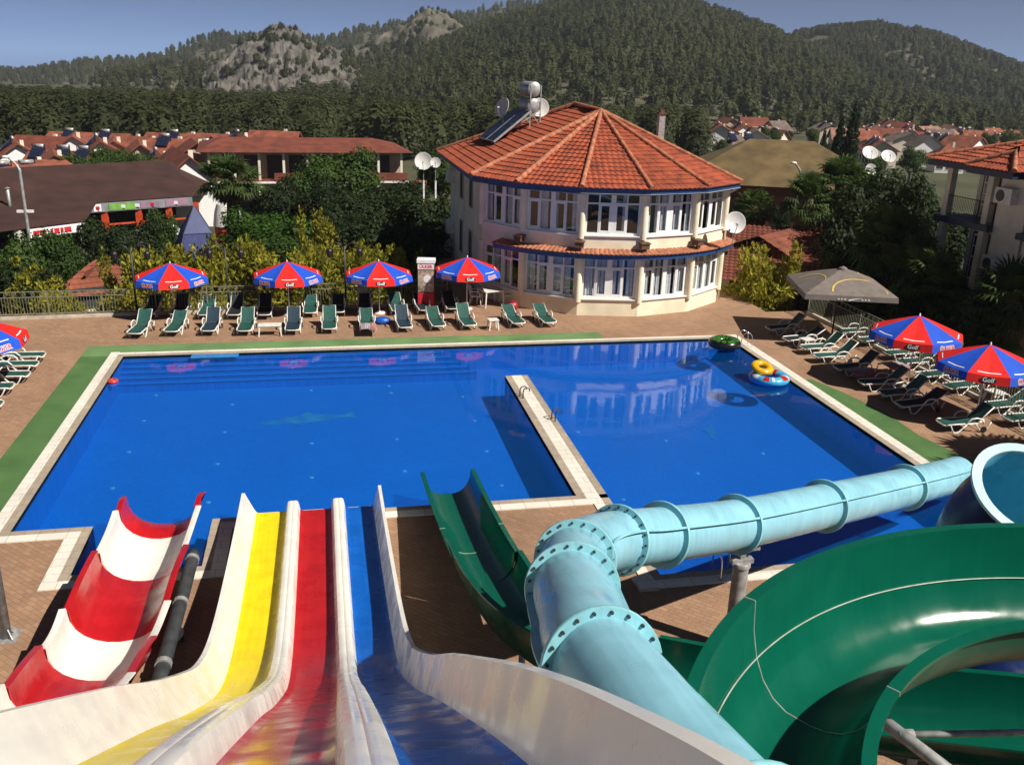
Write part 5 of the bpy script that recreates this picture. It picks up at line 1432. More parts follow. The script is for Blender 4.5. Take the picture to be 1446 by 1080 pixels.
# ================================================================== FENCES
def fence(name, label, a, b_, h, curb_m, panels, gap=0.0):
    a = Vector(a); b_ = Vector(b_); L = (b_ - a).length; d = (b_ - a).normalized()
    t = thing(name, label, 'fence', a)
    mb = MB(); nrm = Vector((-d.y, d.x, 0))
    mb.bar((0, 0, .05), tuple(d * L) if False else (d.x * L, d.y * L, .05), .16, .14); mb.build('curb', curb_m, t)
    n_ = panels
    for i in range(n_ + 1):
        p = d * (L * i / n_); mb = MB(); mb.bar((p.x, p.y, .12), (p.x, p.y, h + .03), .045, .045, up=Vector((0, 1, 0))); mb.build('post', M['fence'], t)
    for i in range(n_):
        p = d * (L * i / n_ + .03); q = d * (L * (i + 1) / n_ - .03); mb = MB()
        for z in (.2, h - .22, h): mb.bar((p.x, p.y, z), (q.x, q.y, z), .03, .03)
        w = (q - p).length; nb_ = int(w / .105)
        for k in range(1, nb_):
            s = p + d * (w * k / nb_); mb.bar((s.x, s.y, .2), (s.x, s.y, h - .22), .014, .014, up=Vector((0, 1, 0)))
        ns = int(w / .30)
        for k in range(ns):      # scroll band under the top rail
            c = p + d * (w * (k + .5) / ns); r_ = .085
            pts = [Vector((c.x, c.y, h - .11)) + d * (r_ * (1 - j / 16) * cos(j * .75) * (1 if k % 2 else -1)) + Vector((0, 0, r_ * (1 - j / 22) * sin(j * .75))) for j in range(13)]
            mb.tube(pts, .010, 4)
        mb.build('panel', M['fence'], t)
    return t
m_curb = mat('pale_curb_stone', (.52, .47, .38), .85, .25, 3)
fence('iron_fence', 'grey green iron fence with a scroll band along the far edge of the terrace', (-24.5, 37.2, 0), (5.2, 38.75, 0), 1.08, m_curb, 15)
fence('iron_fence', 'iron fence with a scroll band along the right edge of the terrace', (20.75, 35.8, 0), (21.15, 14.5, 0), 1.15, m_curb, 11)

# lamp posts
def lantern_post(name, label, loc, h):
    t = thing(name, label, 'lamp post', loc, 0, 'black lantern posts behind the far fence')
    mb = MB(); mb.tube([(0, 0, 0), (0, 0, h)], [.05, .035], 10); mb.build('post', M['dark_metal'], t, smooth=True)
    for s in (-1, 1):
        mb = MB(); mb.tube(smooth_path([(0, 0, h - .25), (s * .2, 0, h + .1), (s * .5, 0, h + .12), (s * .62, 0, h - .08)], 5), .02, 6); ao_ = mb.build('arm', M['dark_metal'], t, smooth=True)
        mb = MB(); mb.lathe([(.02, .0), (.10, -.06), (.13, -.10), (.10, -.34), (.05, -.38), (0, -.40)], (s * .62, 0, h - .08), 8); mb.build('lantern', M['black'], ao_)
    return t
for (px, lab) in ((180, 'leftmost of the black lantern posts behind the far fence'), (316, 'black lantern post between the two left parasols'), (484, 'black lantern post just left of the third parasol')):
    p = at_range(px, 39.8, 0); q = Vector((p.x, 39.0 + p.x * .02, 0)); lantern_post('lantern_post', lab, q, 2.55)
def street_lamp(name, label, px, top_py, dist, z0, rz=0, mid=False):
    p = at_range(px, dist, z0); d = ray(px, top_py); zt = CAM_H + d.z * dist / hypot(d.x, d.y); h = zt - z0
    t = thing(name, label, 'street lamp', p, rz)
    mb = MB(); mb.tube(smooth_path([(0, 0, 0), (0, 0, h * .8), (-.05, 0, h * .93), (-.5, 0, h)], 4), [.09] * 8 + [.06] * 5, 10); mb.build('post', M['grey_metal'], t, smooth=True)
    mb = MB(); mb.lathe([(0, .10), (.16, .07), (.22, 0), (.12, -.06), (0, -.08)], (-.6, 0, h), 12); mb.build('lamp_head', M['white'], t, smooth=True)
    if mid:
        mb = MB(); mb.box((-.42, -.1, h * .62), (-.08, .1, h * .62 + .14)); mb.box((.08, -.1, h * .62), (.42, .1, h * .62 + .14)); mb.build('flood_light', M['white'], t)
    return t
street_lamp('street_lamp', 'tall grey street lamp in front of the long brown roof', 36, 222, 58, -3.5, mid=True)
street_lamp('street_lamp', 'grey street lamp right of the round building before the olive roof', 1124, 230, 62, -3.5)

# ================================================================== VILLAGE BEHIND
GZ = -3.5
def frame_from(p, rz):
    c, s = cos(rz), sin(rz)
    return Matrix(((c, -s, 0, p[0]), (s, c, 0, p[1]), (0, 0, 1, p[2]), (0, 0, 0, 1)))

def gable_house(name, label, p, rz, w, d, h, rise, wall, roofm, group=None, hip=False, wins=3, heaters=0, over=.5, chim=True):
    """w along the ridge (local x), d deep (local y); the eave side faces local -y"""
    t = thing(name, label, 'house', p, rz, group)
    mb = MB(); mb.box((-w / 2, -d / 2, -1.5), (w / 2, d / 2, h))
    if not hip:
        for s in (-1, 1): mb.add([(s * w / 2, -d / 2, h), (s * w / 2, d / 2, h), (s * w / 2, 0, h + rise)], [(0, 1, 2)])
    mb.build('wall', wall, t)
    rm = MB(); W, D_ = w / 2 + over, d / 2 + over; dz = -rise * over / (d / 2) * .8; th = .14
    if hip:
        rx = max(.2, w / 2 - d / 2 * .9)
        q = [(-W, -D_, h + dz), (W, -D_, h + dz), (W, D_, h + dz), (-W, D_, h + dz), (-rx, 0, h + rise), (rx, 0, h + rise)]
        rm.add(q, [(0, 1, 5, 4), (2, 3, 4, 5), (1, 2, 5), (3, 0, 4), (3, 2, 1, 0)])
    else:
        for s in (-1, 1):
            a = [(-W, s * D_, h + dz), (W, s * D_, h + dz), (W, 0, h + rise), (-W, 0, h + rise)]
            rm.add(a + [(x, y, z + th) for x, y, z in a], [(0, 1, 2, 3), (4, 5, 6, 7), (0, 1, 5, 4), (1, 2, 6, 5), (2, 3, 7, 6), (3, 0, 4, 7)])
    ro = rm.build('roof', roofm, t)
    if chim:
        mb = MB(); cx = w * .22; mb.box((cx - .2, .35, h + rise * .4), (cx + .2, .75, h + rise + .35)); mb.build('chimney', M['cream_pale'], ro)
    for k in range(wins):
        x = -w / 2 + w * (k + .5) / wins
        for z0 in ([.9] if h < 3.6 else [.9, 3.6]):
            if z0 + 1.3 > h: continue
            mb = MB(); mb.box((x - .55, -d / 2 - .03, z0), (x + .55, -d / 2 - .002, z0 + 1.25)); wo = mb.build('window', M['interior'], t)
            mb = MB(); mb.box((x - .62, -d / 2 - .05, z0 - .1), (x + .62, -d / 2 - .001, z0 - .003)); mb.build('sill', M['white'], wo)
    for k in range(heaters):
        x = -w / 2 + w * (k + .5) / max(1, heaters) + .3 * sin(w * 7 + k * 2); y0 = -d / 2 * .45; z0 = h + rise * .55
        mb = MB(); mb.add([(x - .7, y0 - .6, z0 + .15), (x + .7, y0 - .6, z0 + .15), (x + .7, y0 + .5, z0 + 1.05), (x - .7, y0 + .5, z0 + 1.05), (x - .7, y0 - .5, z0 + .0), (x + .7, y0 - .5, z0 + .0), (x + .7, y0 + .6, z0 + .9), (x - .7, y0 + .6, z0 + .9)], [(0, 1, 2, 3), (7, 6, 5, 4), (0, 4, 5, 1), (1, 5, 6, 2), (2, 6, 7, 3), (3, 7, 4, 0)]); mb.bar((x - .7, y0 + .6, z0 - .5), (x - .7, y0 + .6, z0 + 1.5), .08, .08); mb.bar((x + .7, y0 + .6, z0 - .5), (x + .7, y0 + .6, z0 + 1.5), .08, .08); so = mb.build('solar_collector', M['panel'], t)
        mb = MB(); mb.tube([(x - .55, y0 + .75, z0 + 1.25), (x + .55, y0 + .75, z0 + 1.25)], .22, 12); mb.build('tank', M['tank'], so, smooth=True)
    return t

# long brown-roofed shopping hall on the left
hall = thing('shopping_hall', 'long hall with a dark brown hipped roof and shop signs on the left', 'building', at(100, 330, GZ)); OHL = tuple(hall.location)
rL, rR = at(-90, 242, 1.4), at(232, 226, 1.2)
e1, e2 = at(-70, 300, -.75), at(292, 276, -.75)     # front eave of the main roof
back1, back2 = Vector((rL.x - 12, rL.y + 9, -.9)), Vector((rR.x + 3.5, rR.y + 7, -.9))
mb = MB()
mb.add([e1, e2, rR, rL, back2, back1], [(0, 1, 2, 3), (3, 2, 4, 5), (1, 4, 2)]); hr = mb.build('roof', M['brown_roof'], hall, org=OHL)
pe1, pe2 = at(-80, 338, -1.35), at(121, 313, -1.35); pt2 = e1 + (e2 - e1) * .53; 
mb = MB(); u = Vector((0, 0, .03)); pr2 = rL + (rR - rL) * .40
mb.add([pe1 + u, pe2 + u, pt2 + Vector((0, 0, .02)), e1 + u * .7, pe1, pe2, pt2 - u, e1 - u], [(0, 1, 2, 3), (7, 6, 5, 4), (1, 5, 6, 2)]); mb.build('porch_roof', M['brown_roof'], hall, org=OHL)
def along(a, b_, t): return a + (b_ - a) * t
d_ = (e2 - e1).normalized(); nrm_ = Vector((d_.y, -d_.x, 0)); nrm_.normalize()
if nrm_.y > 0: nrm_ = -nrm_
def facing_board(mb, a, b_, z0, z1, off=.0, th=.12):
    a = Vector((a.x, a.y, 0)) + nrm_ * off; b_ = Vector((b_.x, b_.y, 0)) + nrm_ * off
    q = [a, b_, b_ - nrm_ * th, a - nrm_ * th]
    mb.add([(p.x, p.y, z0) for p in q] + [(p.x, p.y, z1) for p in q], [(0, 3, 2, 1), (4, 5, 6, 7), (0, 1, 5, 4), (1, 2, 6, 5), (2, 3, 7, 6), (3, 0, 4, 7)])
sA, sB = along(e1, e2, .50), along(e1, e2, .93)
m_sign = mat('grey_sign_board', (.22, .23, .26), .6, .2, 2); m_lime = mat('lime_sign', (.16, .36, .07), .6, .2, 2); m_pur = mat('mauve_sign', (.30, .14, .22), .6, .4, 1.5, col2=(.16, .16, .2))
mb = MB(); facing_board(mb, sA, sB, -1.45, -.80, .15); so = mb.build('sign_board', m_sign, hall, org=OHL)
for (u0, u1, m_) in ((.03, .10, M['ink_white']), (.17, .42, m_lime), (.47, .66, m_pur), (.72, .95, m_pur)):
    mb = MB(); facing_board(mb, along(sA, sB, u0), along(sA, sB, u1), -1.38, -.87, .19, .03); mb.build('sign_panel', m_, so, org=OHL)
for u0 in (.06, .30, .44, .58, .82):
    p = along(sA, sB, u0) + nrm_ * .22; mb = MB(); mb.box((p.x - .18, p.y - .02, -1.24), (p.x + .18, p.y + .02, -1.0)); mb.build('sign_emblem', M['ink_red'] if u0 in (.06, .58) else M['ink_white'], so, org=OHL)
wA, wB = along(pe1, pe2, .56), along(pe1, pe2, .99)
mb = MB(); facing_board(mb, wA, wB, -1.98, -1.40, .12); so = mb.build('sign_board', M['ink_white'], hall, org=OHL)
for u0, w in ((.08, .10), (.19, .05), (.25, .05), (.38, .04), (.44, .09), (.55, .05), (.62, .12), (.84, .06), (.93, .04)):
    mb = MB(); facing_board(mb, along(wA, wB, u0), along(wA, wB, u0 + w), -1.88, -1.52, .15, .02); mb.build('sign_letters', M['ink_red'] if u0 < .8 else M['ink_black'], so, org=OHL)
m_orange = mat('orange_pillar', (.55, .06, .015), .7, .2)
for u0 in (.56, .70, .83, .95):
    p = along(e1, e2, u0) - nrm_ * .2; mb = MB(); mb.box((p.x - .22, p.y - .22, GZ), (p.x + .22, p.y + .22, -1.3)); mb.build('pillar', m_orange, hall, org=OHL)
for u0, u1 in ((.56, .70), (.70, .83), (.83, .95)):
    mb = MB(); facing_board(mb, along(e1, e2, u0), along(e1, e2, u1), -2.55, -2.42, -.2, .1); mb.build('pillar_rail', m_orange, hall, org=OHL)
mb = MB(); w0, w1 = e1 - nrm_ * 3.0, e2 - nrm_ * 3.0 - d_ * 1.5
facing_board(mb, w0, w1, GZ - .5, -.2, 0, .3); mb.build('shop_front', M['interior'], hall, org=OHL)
for u0 in (.5, .98):
    p = along(pe1, pe2, u0) - nrm_ * .3; mb = MB(); mb.box((p.x - .2, p.y - .2, GZ), (p.x + .2, p.y + .2, -1.4)); mb.build('pillar', M['white'], hall, org=OHL)
mb = MB(); p = at(14, 292, -.7); mb.tube([p - Vector((0, 0, .6)), p + Vector((0, 0, 1.3))], .12, 10); mb.lathe([(0, .1), (.2, .0)], p + Vector((0, 0, 1.3)), 10); mb.build('flue', M['grey_metal'], hall, smooth=True, org=OHL)

# long red-roofed two-storey building
hot = thing('arcade_building', 'long two-storey building with a brown red roof and a white gable wall', 'building', at(430, 250, GZ)); OX = tuple(hot.location)
f0, f1 = at(276, 216, .7), at(584, 217, .7); f1.y = max(f1.y, f0.y - 3)
dd = (f1 - f0); dd.z = 0; Lh = dd.length; dd.normalize(); dn = Vector((-dd.y, dd.x, 0))
mb = MB(); q = lambda u, v, z: Vector((f0.x, f0.y, 0)) + dd * u + dn * v + Vector((0, 0, z))
mb.add([q(0, 0, .75), q(Lh, 0, .75), q(Lh - 3.5, 6.5, 1.75), q(2.5, 6.5, 1.75), q(Lh, 13, .75), q(0, 13, .75)], [(0, 1, 2, 3), (3, 2, 4, 5), (1, 4, 2), (0, 3, 5)]); mb.build('roof', M['tile_red'], hot, org=OX)
def qbox(mb, u0, v0, z0, u1, v1, z1):
    P_ = [q(u0, v0, 0), q(u1, v0, 0), q(u1, v1, 0), q(u0, v1, 0)]
    mb.add([(p.x, p.y, z0) for p in P_] + [(p.x, p.y, z1) for p in P_], [(0, 3, 2, 1), (4, 5, 6, 7), (0, 1, 5, 4), (1, 2, 6, 5), (2, 3, 7, 6), (3, 0, 4, 7)])
mb = MB(); qbox(mb, .8, 2.2, -4.5, Lh - 1, 12, .78); mb.build('wall', M['stone_house'], hot, org=OX)
mb = MB(); qbox(mb, .4, .5, -2.35, Lh - .5, 2.19, -2.1); qbox(mb, 7.5, .4, -2.1, Lh - .6, .55, -1.35); mb.build('gallery', M['tile_red'], hot, org=OX)
mb = MB(); qbox(mb, .4, .39, -2.4, Lh - .5, .49, -2.2); mb.build('gallery_edge', M['white'], hot, org=OX)
for k in range(9):
    u = 1.2 + k * (Lh - 2.4) / 8; mb = MB(); qbox(mb, u - .15, .6, -4.5, u + .15, .9, -2.36); qbox(mb, u - .12, .6, -2.09, u + .12, .85, .72); mb.build('pillar', M['cream_pale'], hot, org=OX)
for k in range(8):
    u = 2.4 + k * (Lh - 4) / 8
    mb = MB(); qbox(mb, u, 2.17, -2.05, u + 1.6, 2.198, .3); mb.build('window', M['interior'], hot, org=OX)
gable_house('gable_house', 'house with a tall white gable wall left of the long red roof', at_range(262, 91, -5.5), radians(-74), 9, 4.6, 5.0, 2.0, M['white_paint'], M['tile_red'], 'tiled houses on the left', wins=2)
gable_house('tiled_house', 'small house with solar collectors behind the long red roof', at_range(436, 124, -5.9), radians(-10), 9, 7, 3.4, 1.7, M['cream_pale'], M['tile_red'], 'tiled houses on the left', hip=True, heaters=1)

# houses on the left, in rows
lab_l = ['tiled house behind the hall with three solar collectors on its ridge', 'house with an open dark gable at the far left edge', 'house with orange tiles left of the solar-panelled roofs', 'house with many white tanks on its roof', 'low house with a long orange eave behind the hall', 'house with dark gables and blue collectors', 'tiled house with two dark attic gables', 'white-walled house with a tiled roof behind the hall', 'farthest tiled house at the forest edge on the left', 'tiled house with a white tank at the forest edge', 'small tiled house at the foot of the dark wood']
hl = [(14, 100, 30, 6.5, 5, 3.6, 1.3, 3), (24, 88, -25, 5, 5, 2.4, 1.5, 0), (52, 108, 35, 5, 5, 3.3, 1.5, 0), (102, 116, -15, 7, 5, 3.5, 1.5, 3), (86, 112, -74, 6, 5, 3.6, 1.7, 0), (172, 124, -80, 6, 5.5, 3.9, 1.8, 0), (206, 118, -78, 6, 5, 3.9, 1.9, 0), (232, 110, -76, 6, 4.6, 3.6, 1.7, 1), (140, 138, -14, 10, 7, 3.6, 1.7, 2), (262, 134, -20, 8, 7, 3.8, 1.7, 1), (300, 128, -14, 9, 7, 3.2, 1.6, 1)]
for (px, dist, rz, w, d, h, rise, ht), lb in zip(hl, lab_l):
    gable_house('tiled_house', lb, at_range(px, dist, ground_z(*at_range(px, dist, 0).xy)), radians(rz), w, d, h, rise, random.choice([M['cream_pale'], M['stone_house']]), M['tile_far'], 'tiled houses on the left', wins=3, heaters=ht)
M_WH = M['white_paint']
for k, (px, dist, rz) in enumerate([(36, 126, -70), (74, 130, -20), (118, 130, -80), (152, 118, -76), (190, 134, -30), (222, 128, -84), (248, 122, -18), (282, 116, -78), (312, 138, -20), (346, 134, -74), (394, 136, -16)]):
    p = at_range(px, dist, 0); p.z = ground_z(p.x, p.y)
    gable_house('tiled_house', f"{ORD[k]} small white or grey walled tiled house from the left, at the forest edge", p, radians(rz), 5.2 + k % 3, 4.6, 3.6 + .3 * (k % 4), 1.6, M_WH if k % 3 != 1 else M['stone_house'], (M['tile_far'], M['tile_red'])[k % 2], 'tiled houses on the left', wins=2, heaters=1 if k % 3 == 0 else 0)
# cross gables (dark open attics)
gable_house('tiled_house', 'open tiled gable roof sticking up over the brown hall at the left', at_range(38, 84, -3.4), radians(62), 9, 9, 2.2, 2.3, M['brown_roof'], M['tile_far'], 'tiled houses on the left', wins=0, chim=False)

# right: olive hipped roof
ol = at(1085, 246, 0); ol = at_range(1092, 92, -3.5)
gable_house('restaurant', 'broad building with an olive brown hipped roof right of the round building', ol, radians(-22), 17.5, 13, 4.4, 3.1, M['tile_red'], M['olive_roof'], None, hip=True, wins=4, chim=False, over=1.0)
# red roofs beside the terrace
ra = at(1040, 350, 0)
def roof_only(name, label, A, B, Cc, D, zb, wallm, roofm, pitch=.3):
    base = (A + B + Cc + D) / 4; t = thing(name, label, 'building', (base.x, base.y, zb)); O_ = tuple(t.location)
    mb = MB(); tile_facet(mb, A, B, Cc, D, pitch, .42, .05, 4); mb.build('roof', roofm, t, org=O_, angle=50)
    bk = [Vector((Cc.x * 2 - B.x, Cc.y * 2 - B.y, B.z)), Vector((D.x * 2 - A.x, D.y * 2 - A.y, A.z))]
    mb = MB(); tile_facet(mb, bk[0], bk[1], D, Cc, .5, .5, .05, 3); mb.build('roof', roofm, t, org=O_, angle=50)
    poly = [A, B, bk[0], bk[1]]; cx = sum((p.x for p in poly)) / 4; cy = sum((p.y for p in poly)) / 4
    pp_ = [(cx + (p.x - cx) * .88, cy + (p.y - cy) * .88) for p in poly]
    mb = MB(); mb.prism(pp_, zb - .5, min(A.z, B.z) - .05); mb.build('wall', wallm, t, org=O_)
    a2, b2 = Vector((*pp_[0], 0)), Vector((*pp_[1], 0)); d2 = (b2 - a2).normalized(); n2_ = Vector((d2.y, -d2.x, 0))
    for k in range(3):
        mb = MB(); u = (b2 - a2).length * (k + .3) / 3; p = a2 + d2 * u + n2_ * .03; q2 = p + d2 * 1.2
        mb.quad((p.x, p.y, zb + 1), (q2.x, q2.y, zb + 1), (q2.x, q2.y, zb + 2.1), (p.x, p.y, zb + 2.1))
        mb.build('window', M['interior'], t, org=O_)
    return t
roof_only('tiled_shed', 'deep red tiled roof just right of the round building', at(1018, 395, -.9), at(1185, 408, -.9), at(1200, 330, .9), at(1038, 318, .9), GZ, M['tile_red'], M['tile_red'])
ra_, rb_ = at(1072, 334, 1.0), at(1196, 304, 1.0); dv_ = (rb_ - ra_).normalized(); dn_ = Vector((dv_.y, -dv_.x, 0)); dn_ = dn_ if dn_.y < 0 else -dn_
roof_only('tiled_shed', 'sunlit red tiled roof behind the yellow green conifer', ra_ + dn_ * 3.4 - Vector((0, 0, 1.5)), rb_ + dn_ * 3.4 - Vector((0, 0, 1.5)), rb_, ra_, GZ, M['cream_pale'], M['tile_far'])
roof_only('tiled_shed', 'low terracotta roof just behind the fence on the left', at(62, 424, -1.75), at(172, 412, -1.75), at(172, 372, -.85), at(98, 388, -.85), GZ, M['cream_pale'], M['tile_far'])
roof_only('tiled_shed', 'small orange tiled roof among the conifers behind the second parasol', at(352, 396, -1.7), at(415, 396, -1.7), at(408, 364, -.7), at(376, 362, -.7), GZ, M['cream_pale'], M['tile_ridge'])
roof_only('tiled_shed', 'small red roof among dark trees left of the round building', at(552, 296, -.6), at(606, 300, -.6), at(604, 262, .9), at(570, 264, .9), GZ, M['cream_pale'], M['tile_far'])
# dense village on the right
kinds = ['white gabled house', 'pale house', 'beige walled house', 'solar-tanked house', 'white house']
vr = [(1010, 232, 75), (1072, 205, 80), (1218, 238, 78), (1256, 270, 84), (1300, 232, 80), (1370, 256, 76), (1425, 222, 84), (1015, 262, 8), (1034, 236, 20), (1050, 268, -15), (1064, 226, 5), (1082, 252, 25), (1006, 206, -20), (1030, 176, 10), (1055, 190, -25), (1098, 132, -15), (1130, 142, -18), (1150, 268, 15), (1180, 226, -20), (1196, 250, -10), (1216, 268, 12), (1232, 232, -24), (1248, 280, 8), (1264, 250, -16), (1262, 212, 70), (1284, 236, -12), (1290, 280, 15), (1306, 256, -20), (1322, 222, -14), (1336, 268, 10), (1344, 206, 62), (1362, 244, -18), (1378, 272, 12), (1392, 228, -30), (1410, 256, -26), (1428, 238, -30), (1444, 262, -24), (1204, 206, -12), (1225, 190, -16), (1290, 198, -14), (1322, 186, -20), (1236, 306, -5), (1318, 304, -6), (1400, 300, -8)]
seen = {}
M_PALE = mat('faded_pink_tile', (.30, .15, .11), .9, .3, .9); M_GREY = mat('grey_brown_tile', (.15, .11, .095), .9, .3, .9)
vr.sort()
for k, (px, dist, rz) in enumerate(vr):
    kind = kinds[k % 5]; r_ = random.Random(k)
    side = 'left of the cypresses' if px < 1185 else 'right of the cypresses'
    near = 'front' if dist < 215 else 'middle' if dist < 252 else 'back'
    key = (kind, side, near); seen[key] = seen.get(key, 0) + 1
    nth = ORD[seen[key] - 1]
    h = r_.uniform(3.0, 4.2); w = r_.uniform(4.5, 7.5)
    gable_house('village_house', f"{nth} {kind} from the left, {near} of the village {side}", at_range(px, dist, ground_z(*at_range(px, dist, 0).xy) - .2), radians(rz if k % 2 else -100 + rz * .5), w, r_.uniform(5, 7), h, r_.uniform(1.5, 2.2), M['white_paint'] if k % 5 in (0, 1, 4) else M['cream_pale'] if k % 5 != 2 else M['stone_house'], (M['tile_far'], M['tile_red'], M_PALE, M['tile_far'], M_GREY)[(k * 3 + k // 4) % 5], 'houses of the far village', hip=(k % 7 == 3 and k % 5 != 0), wins=3, heaters=2 if k % 5 == 3 else (1 if k % 4 == 0 else 0))
# dishes on the hotel roofs
for px, py, dist, r, lab in ((598, 228, 62, .58, 'large white satellite dish among the trees left of the round building'), (615, 230, 61, .34, 'smaller white satellite dish beside the large one left of the round building'), (1228, 217, 66, .55, 'white satellite dish above the trees before the far village, left one'), (1254, 222, 64, .5, 'white satellite dish above the trees before the far village, right one'), (1229, 240, 60, .38, 'small white satellite dish low among the trees before the far village')):
    p = at_dist(px, py, dist); t = dish('satellite_dish', lab, Vector((p.x, p.y, p.z - r * .35 - .6)), (-.2, -1, .25 if py > 225 else .9), r)
    mb = MB(); mb.tube([(0, 0, -.45), (0, 0, GZ - (p.z - r * .35 - .6))], .07, 8); mb.build('mast', M['grey_metal'], t, smooth=True)

# dark blue pyramid slide tower roof
pb = at_range(275, 51, -.75); t = thing('pyramid_roof', 'dark blue stepped pyramid standing behind the golden conifers', 'pyramid', pb, radians(14)); t.scale = (.70, .70, 1.0); m_bp = mat('dark_blue_sheet', (.008, .02, .14), .5, .3, 3); 
mb = MB(); lev = [(0, 1.55), (1.0, 1.45), (1.95, 1.02), (3.25, .06)]
for i in range(3):
    (z0, w0), (z1, w1) = lev[i], lev[i + 1]
    for k in range(4):
        a, c = k * pi / 2 + pi / 4, (k + 1) * pi / 2 + pi / 4; s2 = sqrt(2)
        mb.quad((w0 * s2 * cos(a), w0 * s2 * sin(a), z0), (w0 * s2 * cos(c), w0 * s2 * sin(c), z0), (w1 * s2 * cos(c), w1 * s2 * sin(c), z1), (w1 * s2 * cos(a), w1 * s2 * sin(a), z1))
mb.build('sheeting', m_bp, t)
for sx in (-1, 1):
    for sy in (-1, 1):
        mb = MB(); mb.tube([(sx * 1.4, sy * 1.4, -2.85), (sx * 1.4, sy * 1.4, .05)], .08, 8); mb.build('leg', M['dark_metal'], t)
for i in range(1, 3):
    z, w = lev[i]; mb = MB(); w += .02
    for k in range(4):
        a, c = k * pi / 2 + pi / 4, (k + 1) * pi / 2 + pi / 4; s2 = sqrt(2); mb.tube([(w * s2 * cos(a), w * s2 * sin(a), z), (w * s2 * cos(c), w * s2 * sin(c), z)], .035, 6)
    mb.build('frame_band', mat('slate_blue_band', (.05, .06, .13), .5, .2), t)
for k in range(4):
    a = k * pi / 2 + pi / 4; s2 = sqrt(2); mb = MB(); mb.tube([(lev[i][1] * s2 * cos(a), lev[i][1] * s2 * sin(a), lev[i][0]) for i in range(4)], .035, 6); mb.build('corner_rib', mat('slate_blue_rib', (.05, .06, .13), .5, .2), t)

# parked vehicles and small things in the lane
def small_van(label, p, rz, colm):
    t = thing('parked_car', label, 'car', p, rz); 
    mb = MB(); pr = [(-2.0, .35), (2.0, .35), (2.05, .75), (1.9, .95), (1.15, 1.05), (.65, 1.55), (-1.3, 1.6), (-1.95, 1.1), (-2.05, .8)]
    vs = [(x, s * (.82 - (.12 if z > 1.2 else 0)), z) for s in (-1, 1) for x, z in pr]; n_ = len(pr)
    mb.add(vs, [tuple(range(n_ - 1, -1, -1)), tuple(range(n_, 2 * n_))] + [(i, (i + 1) % n_, (i + 1) % n_ + n_, i + n_) for i in range(n_)]); mb.build('body', colm, t)
    for s in (-1, 1):
        mb = MB(); mb.add([(-1.35, s * .805, 1.1), (.75, s * .805, 1.1), (.5, s * .735, 1.48), (-1.15, s * .735, 1.5)], [(0, 1, 2, 3)]); mb.build('side_window', M['panel'], t)
        for x in (-1.25, 1.25):
            mb = MB(); mb.tube([(x, s * .70, .33), (x, s * .84, .33)], .33, 16); wo = mb.build('wheel', M['black'], t)
            mb = MB(); mb.tube([(x, s * .841, .33), (x, s * .85, .33)], .18, 12); mb.build('rim', M['grey_metal'], wo)
    return t
small_van('white car parked before the orange pillars of the hall', at(232, 350, GZ) + Vector((0, 1, 0)), radians(20), M['white'])
small_van('dark car at the end of the lane left of the conifers', at(150, 378, GZ), radians(70), M['dark_metal'])
t = thing('market_parasol', 'red and white parasol over a stall beyond the green bush', 'parasol', at_range(430, 70, GZ))
mb = MB(); mb.tube([(0, 0, 0), (0, 0, 3.2)], .04, 8); mb.build('pole', M['white'], t)
mb = MB(); mb.lathe([(0, 3.2), (1.9, 2.65), (1.92, 2.4)], n=8); mb.build('canopy', [M['ink_red']], t)
mb = MB(); mb.lathe([(1.94, 2.66), (1.96, 2.42)], n=8); mb.build('valance', M['ink_white'], t)
t = thing('kiosk', 'white rounded kiosk on an orange base right of the brown hall', 'kiosk', at_range(321, 73, GZ)); mb = MB(); mb.lathe([(1.0, 0), (1.0, 1.3)], n=16); mb.build('base', m_orange, t)
mb = MB(); mb.lathe([(1.1, 1.3), (.95, 2.3), (.75, 2.9), (0, 3.0)], n=16); mb.build('hood', M['white'], t, angle=40)
o = gable_house('white_hut', 'small white hut half hidden behind the conifers near the third parasol', at_range(452, 47, GZ), radians(20), 2.4, 2.2, 2.55, .35, M['white'], M['stone_house'], None, wins=1, chim=False, over=.2)

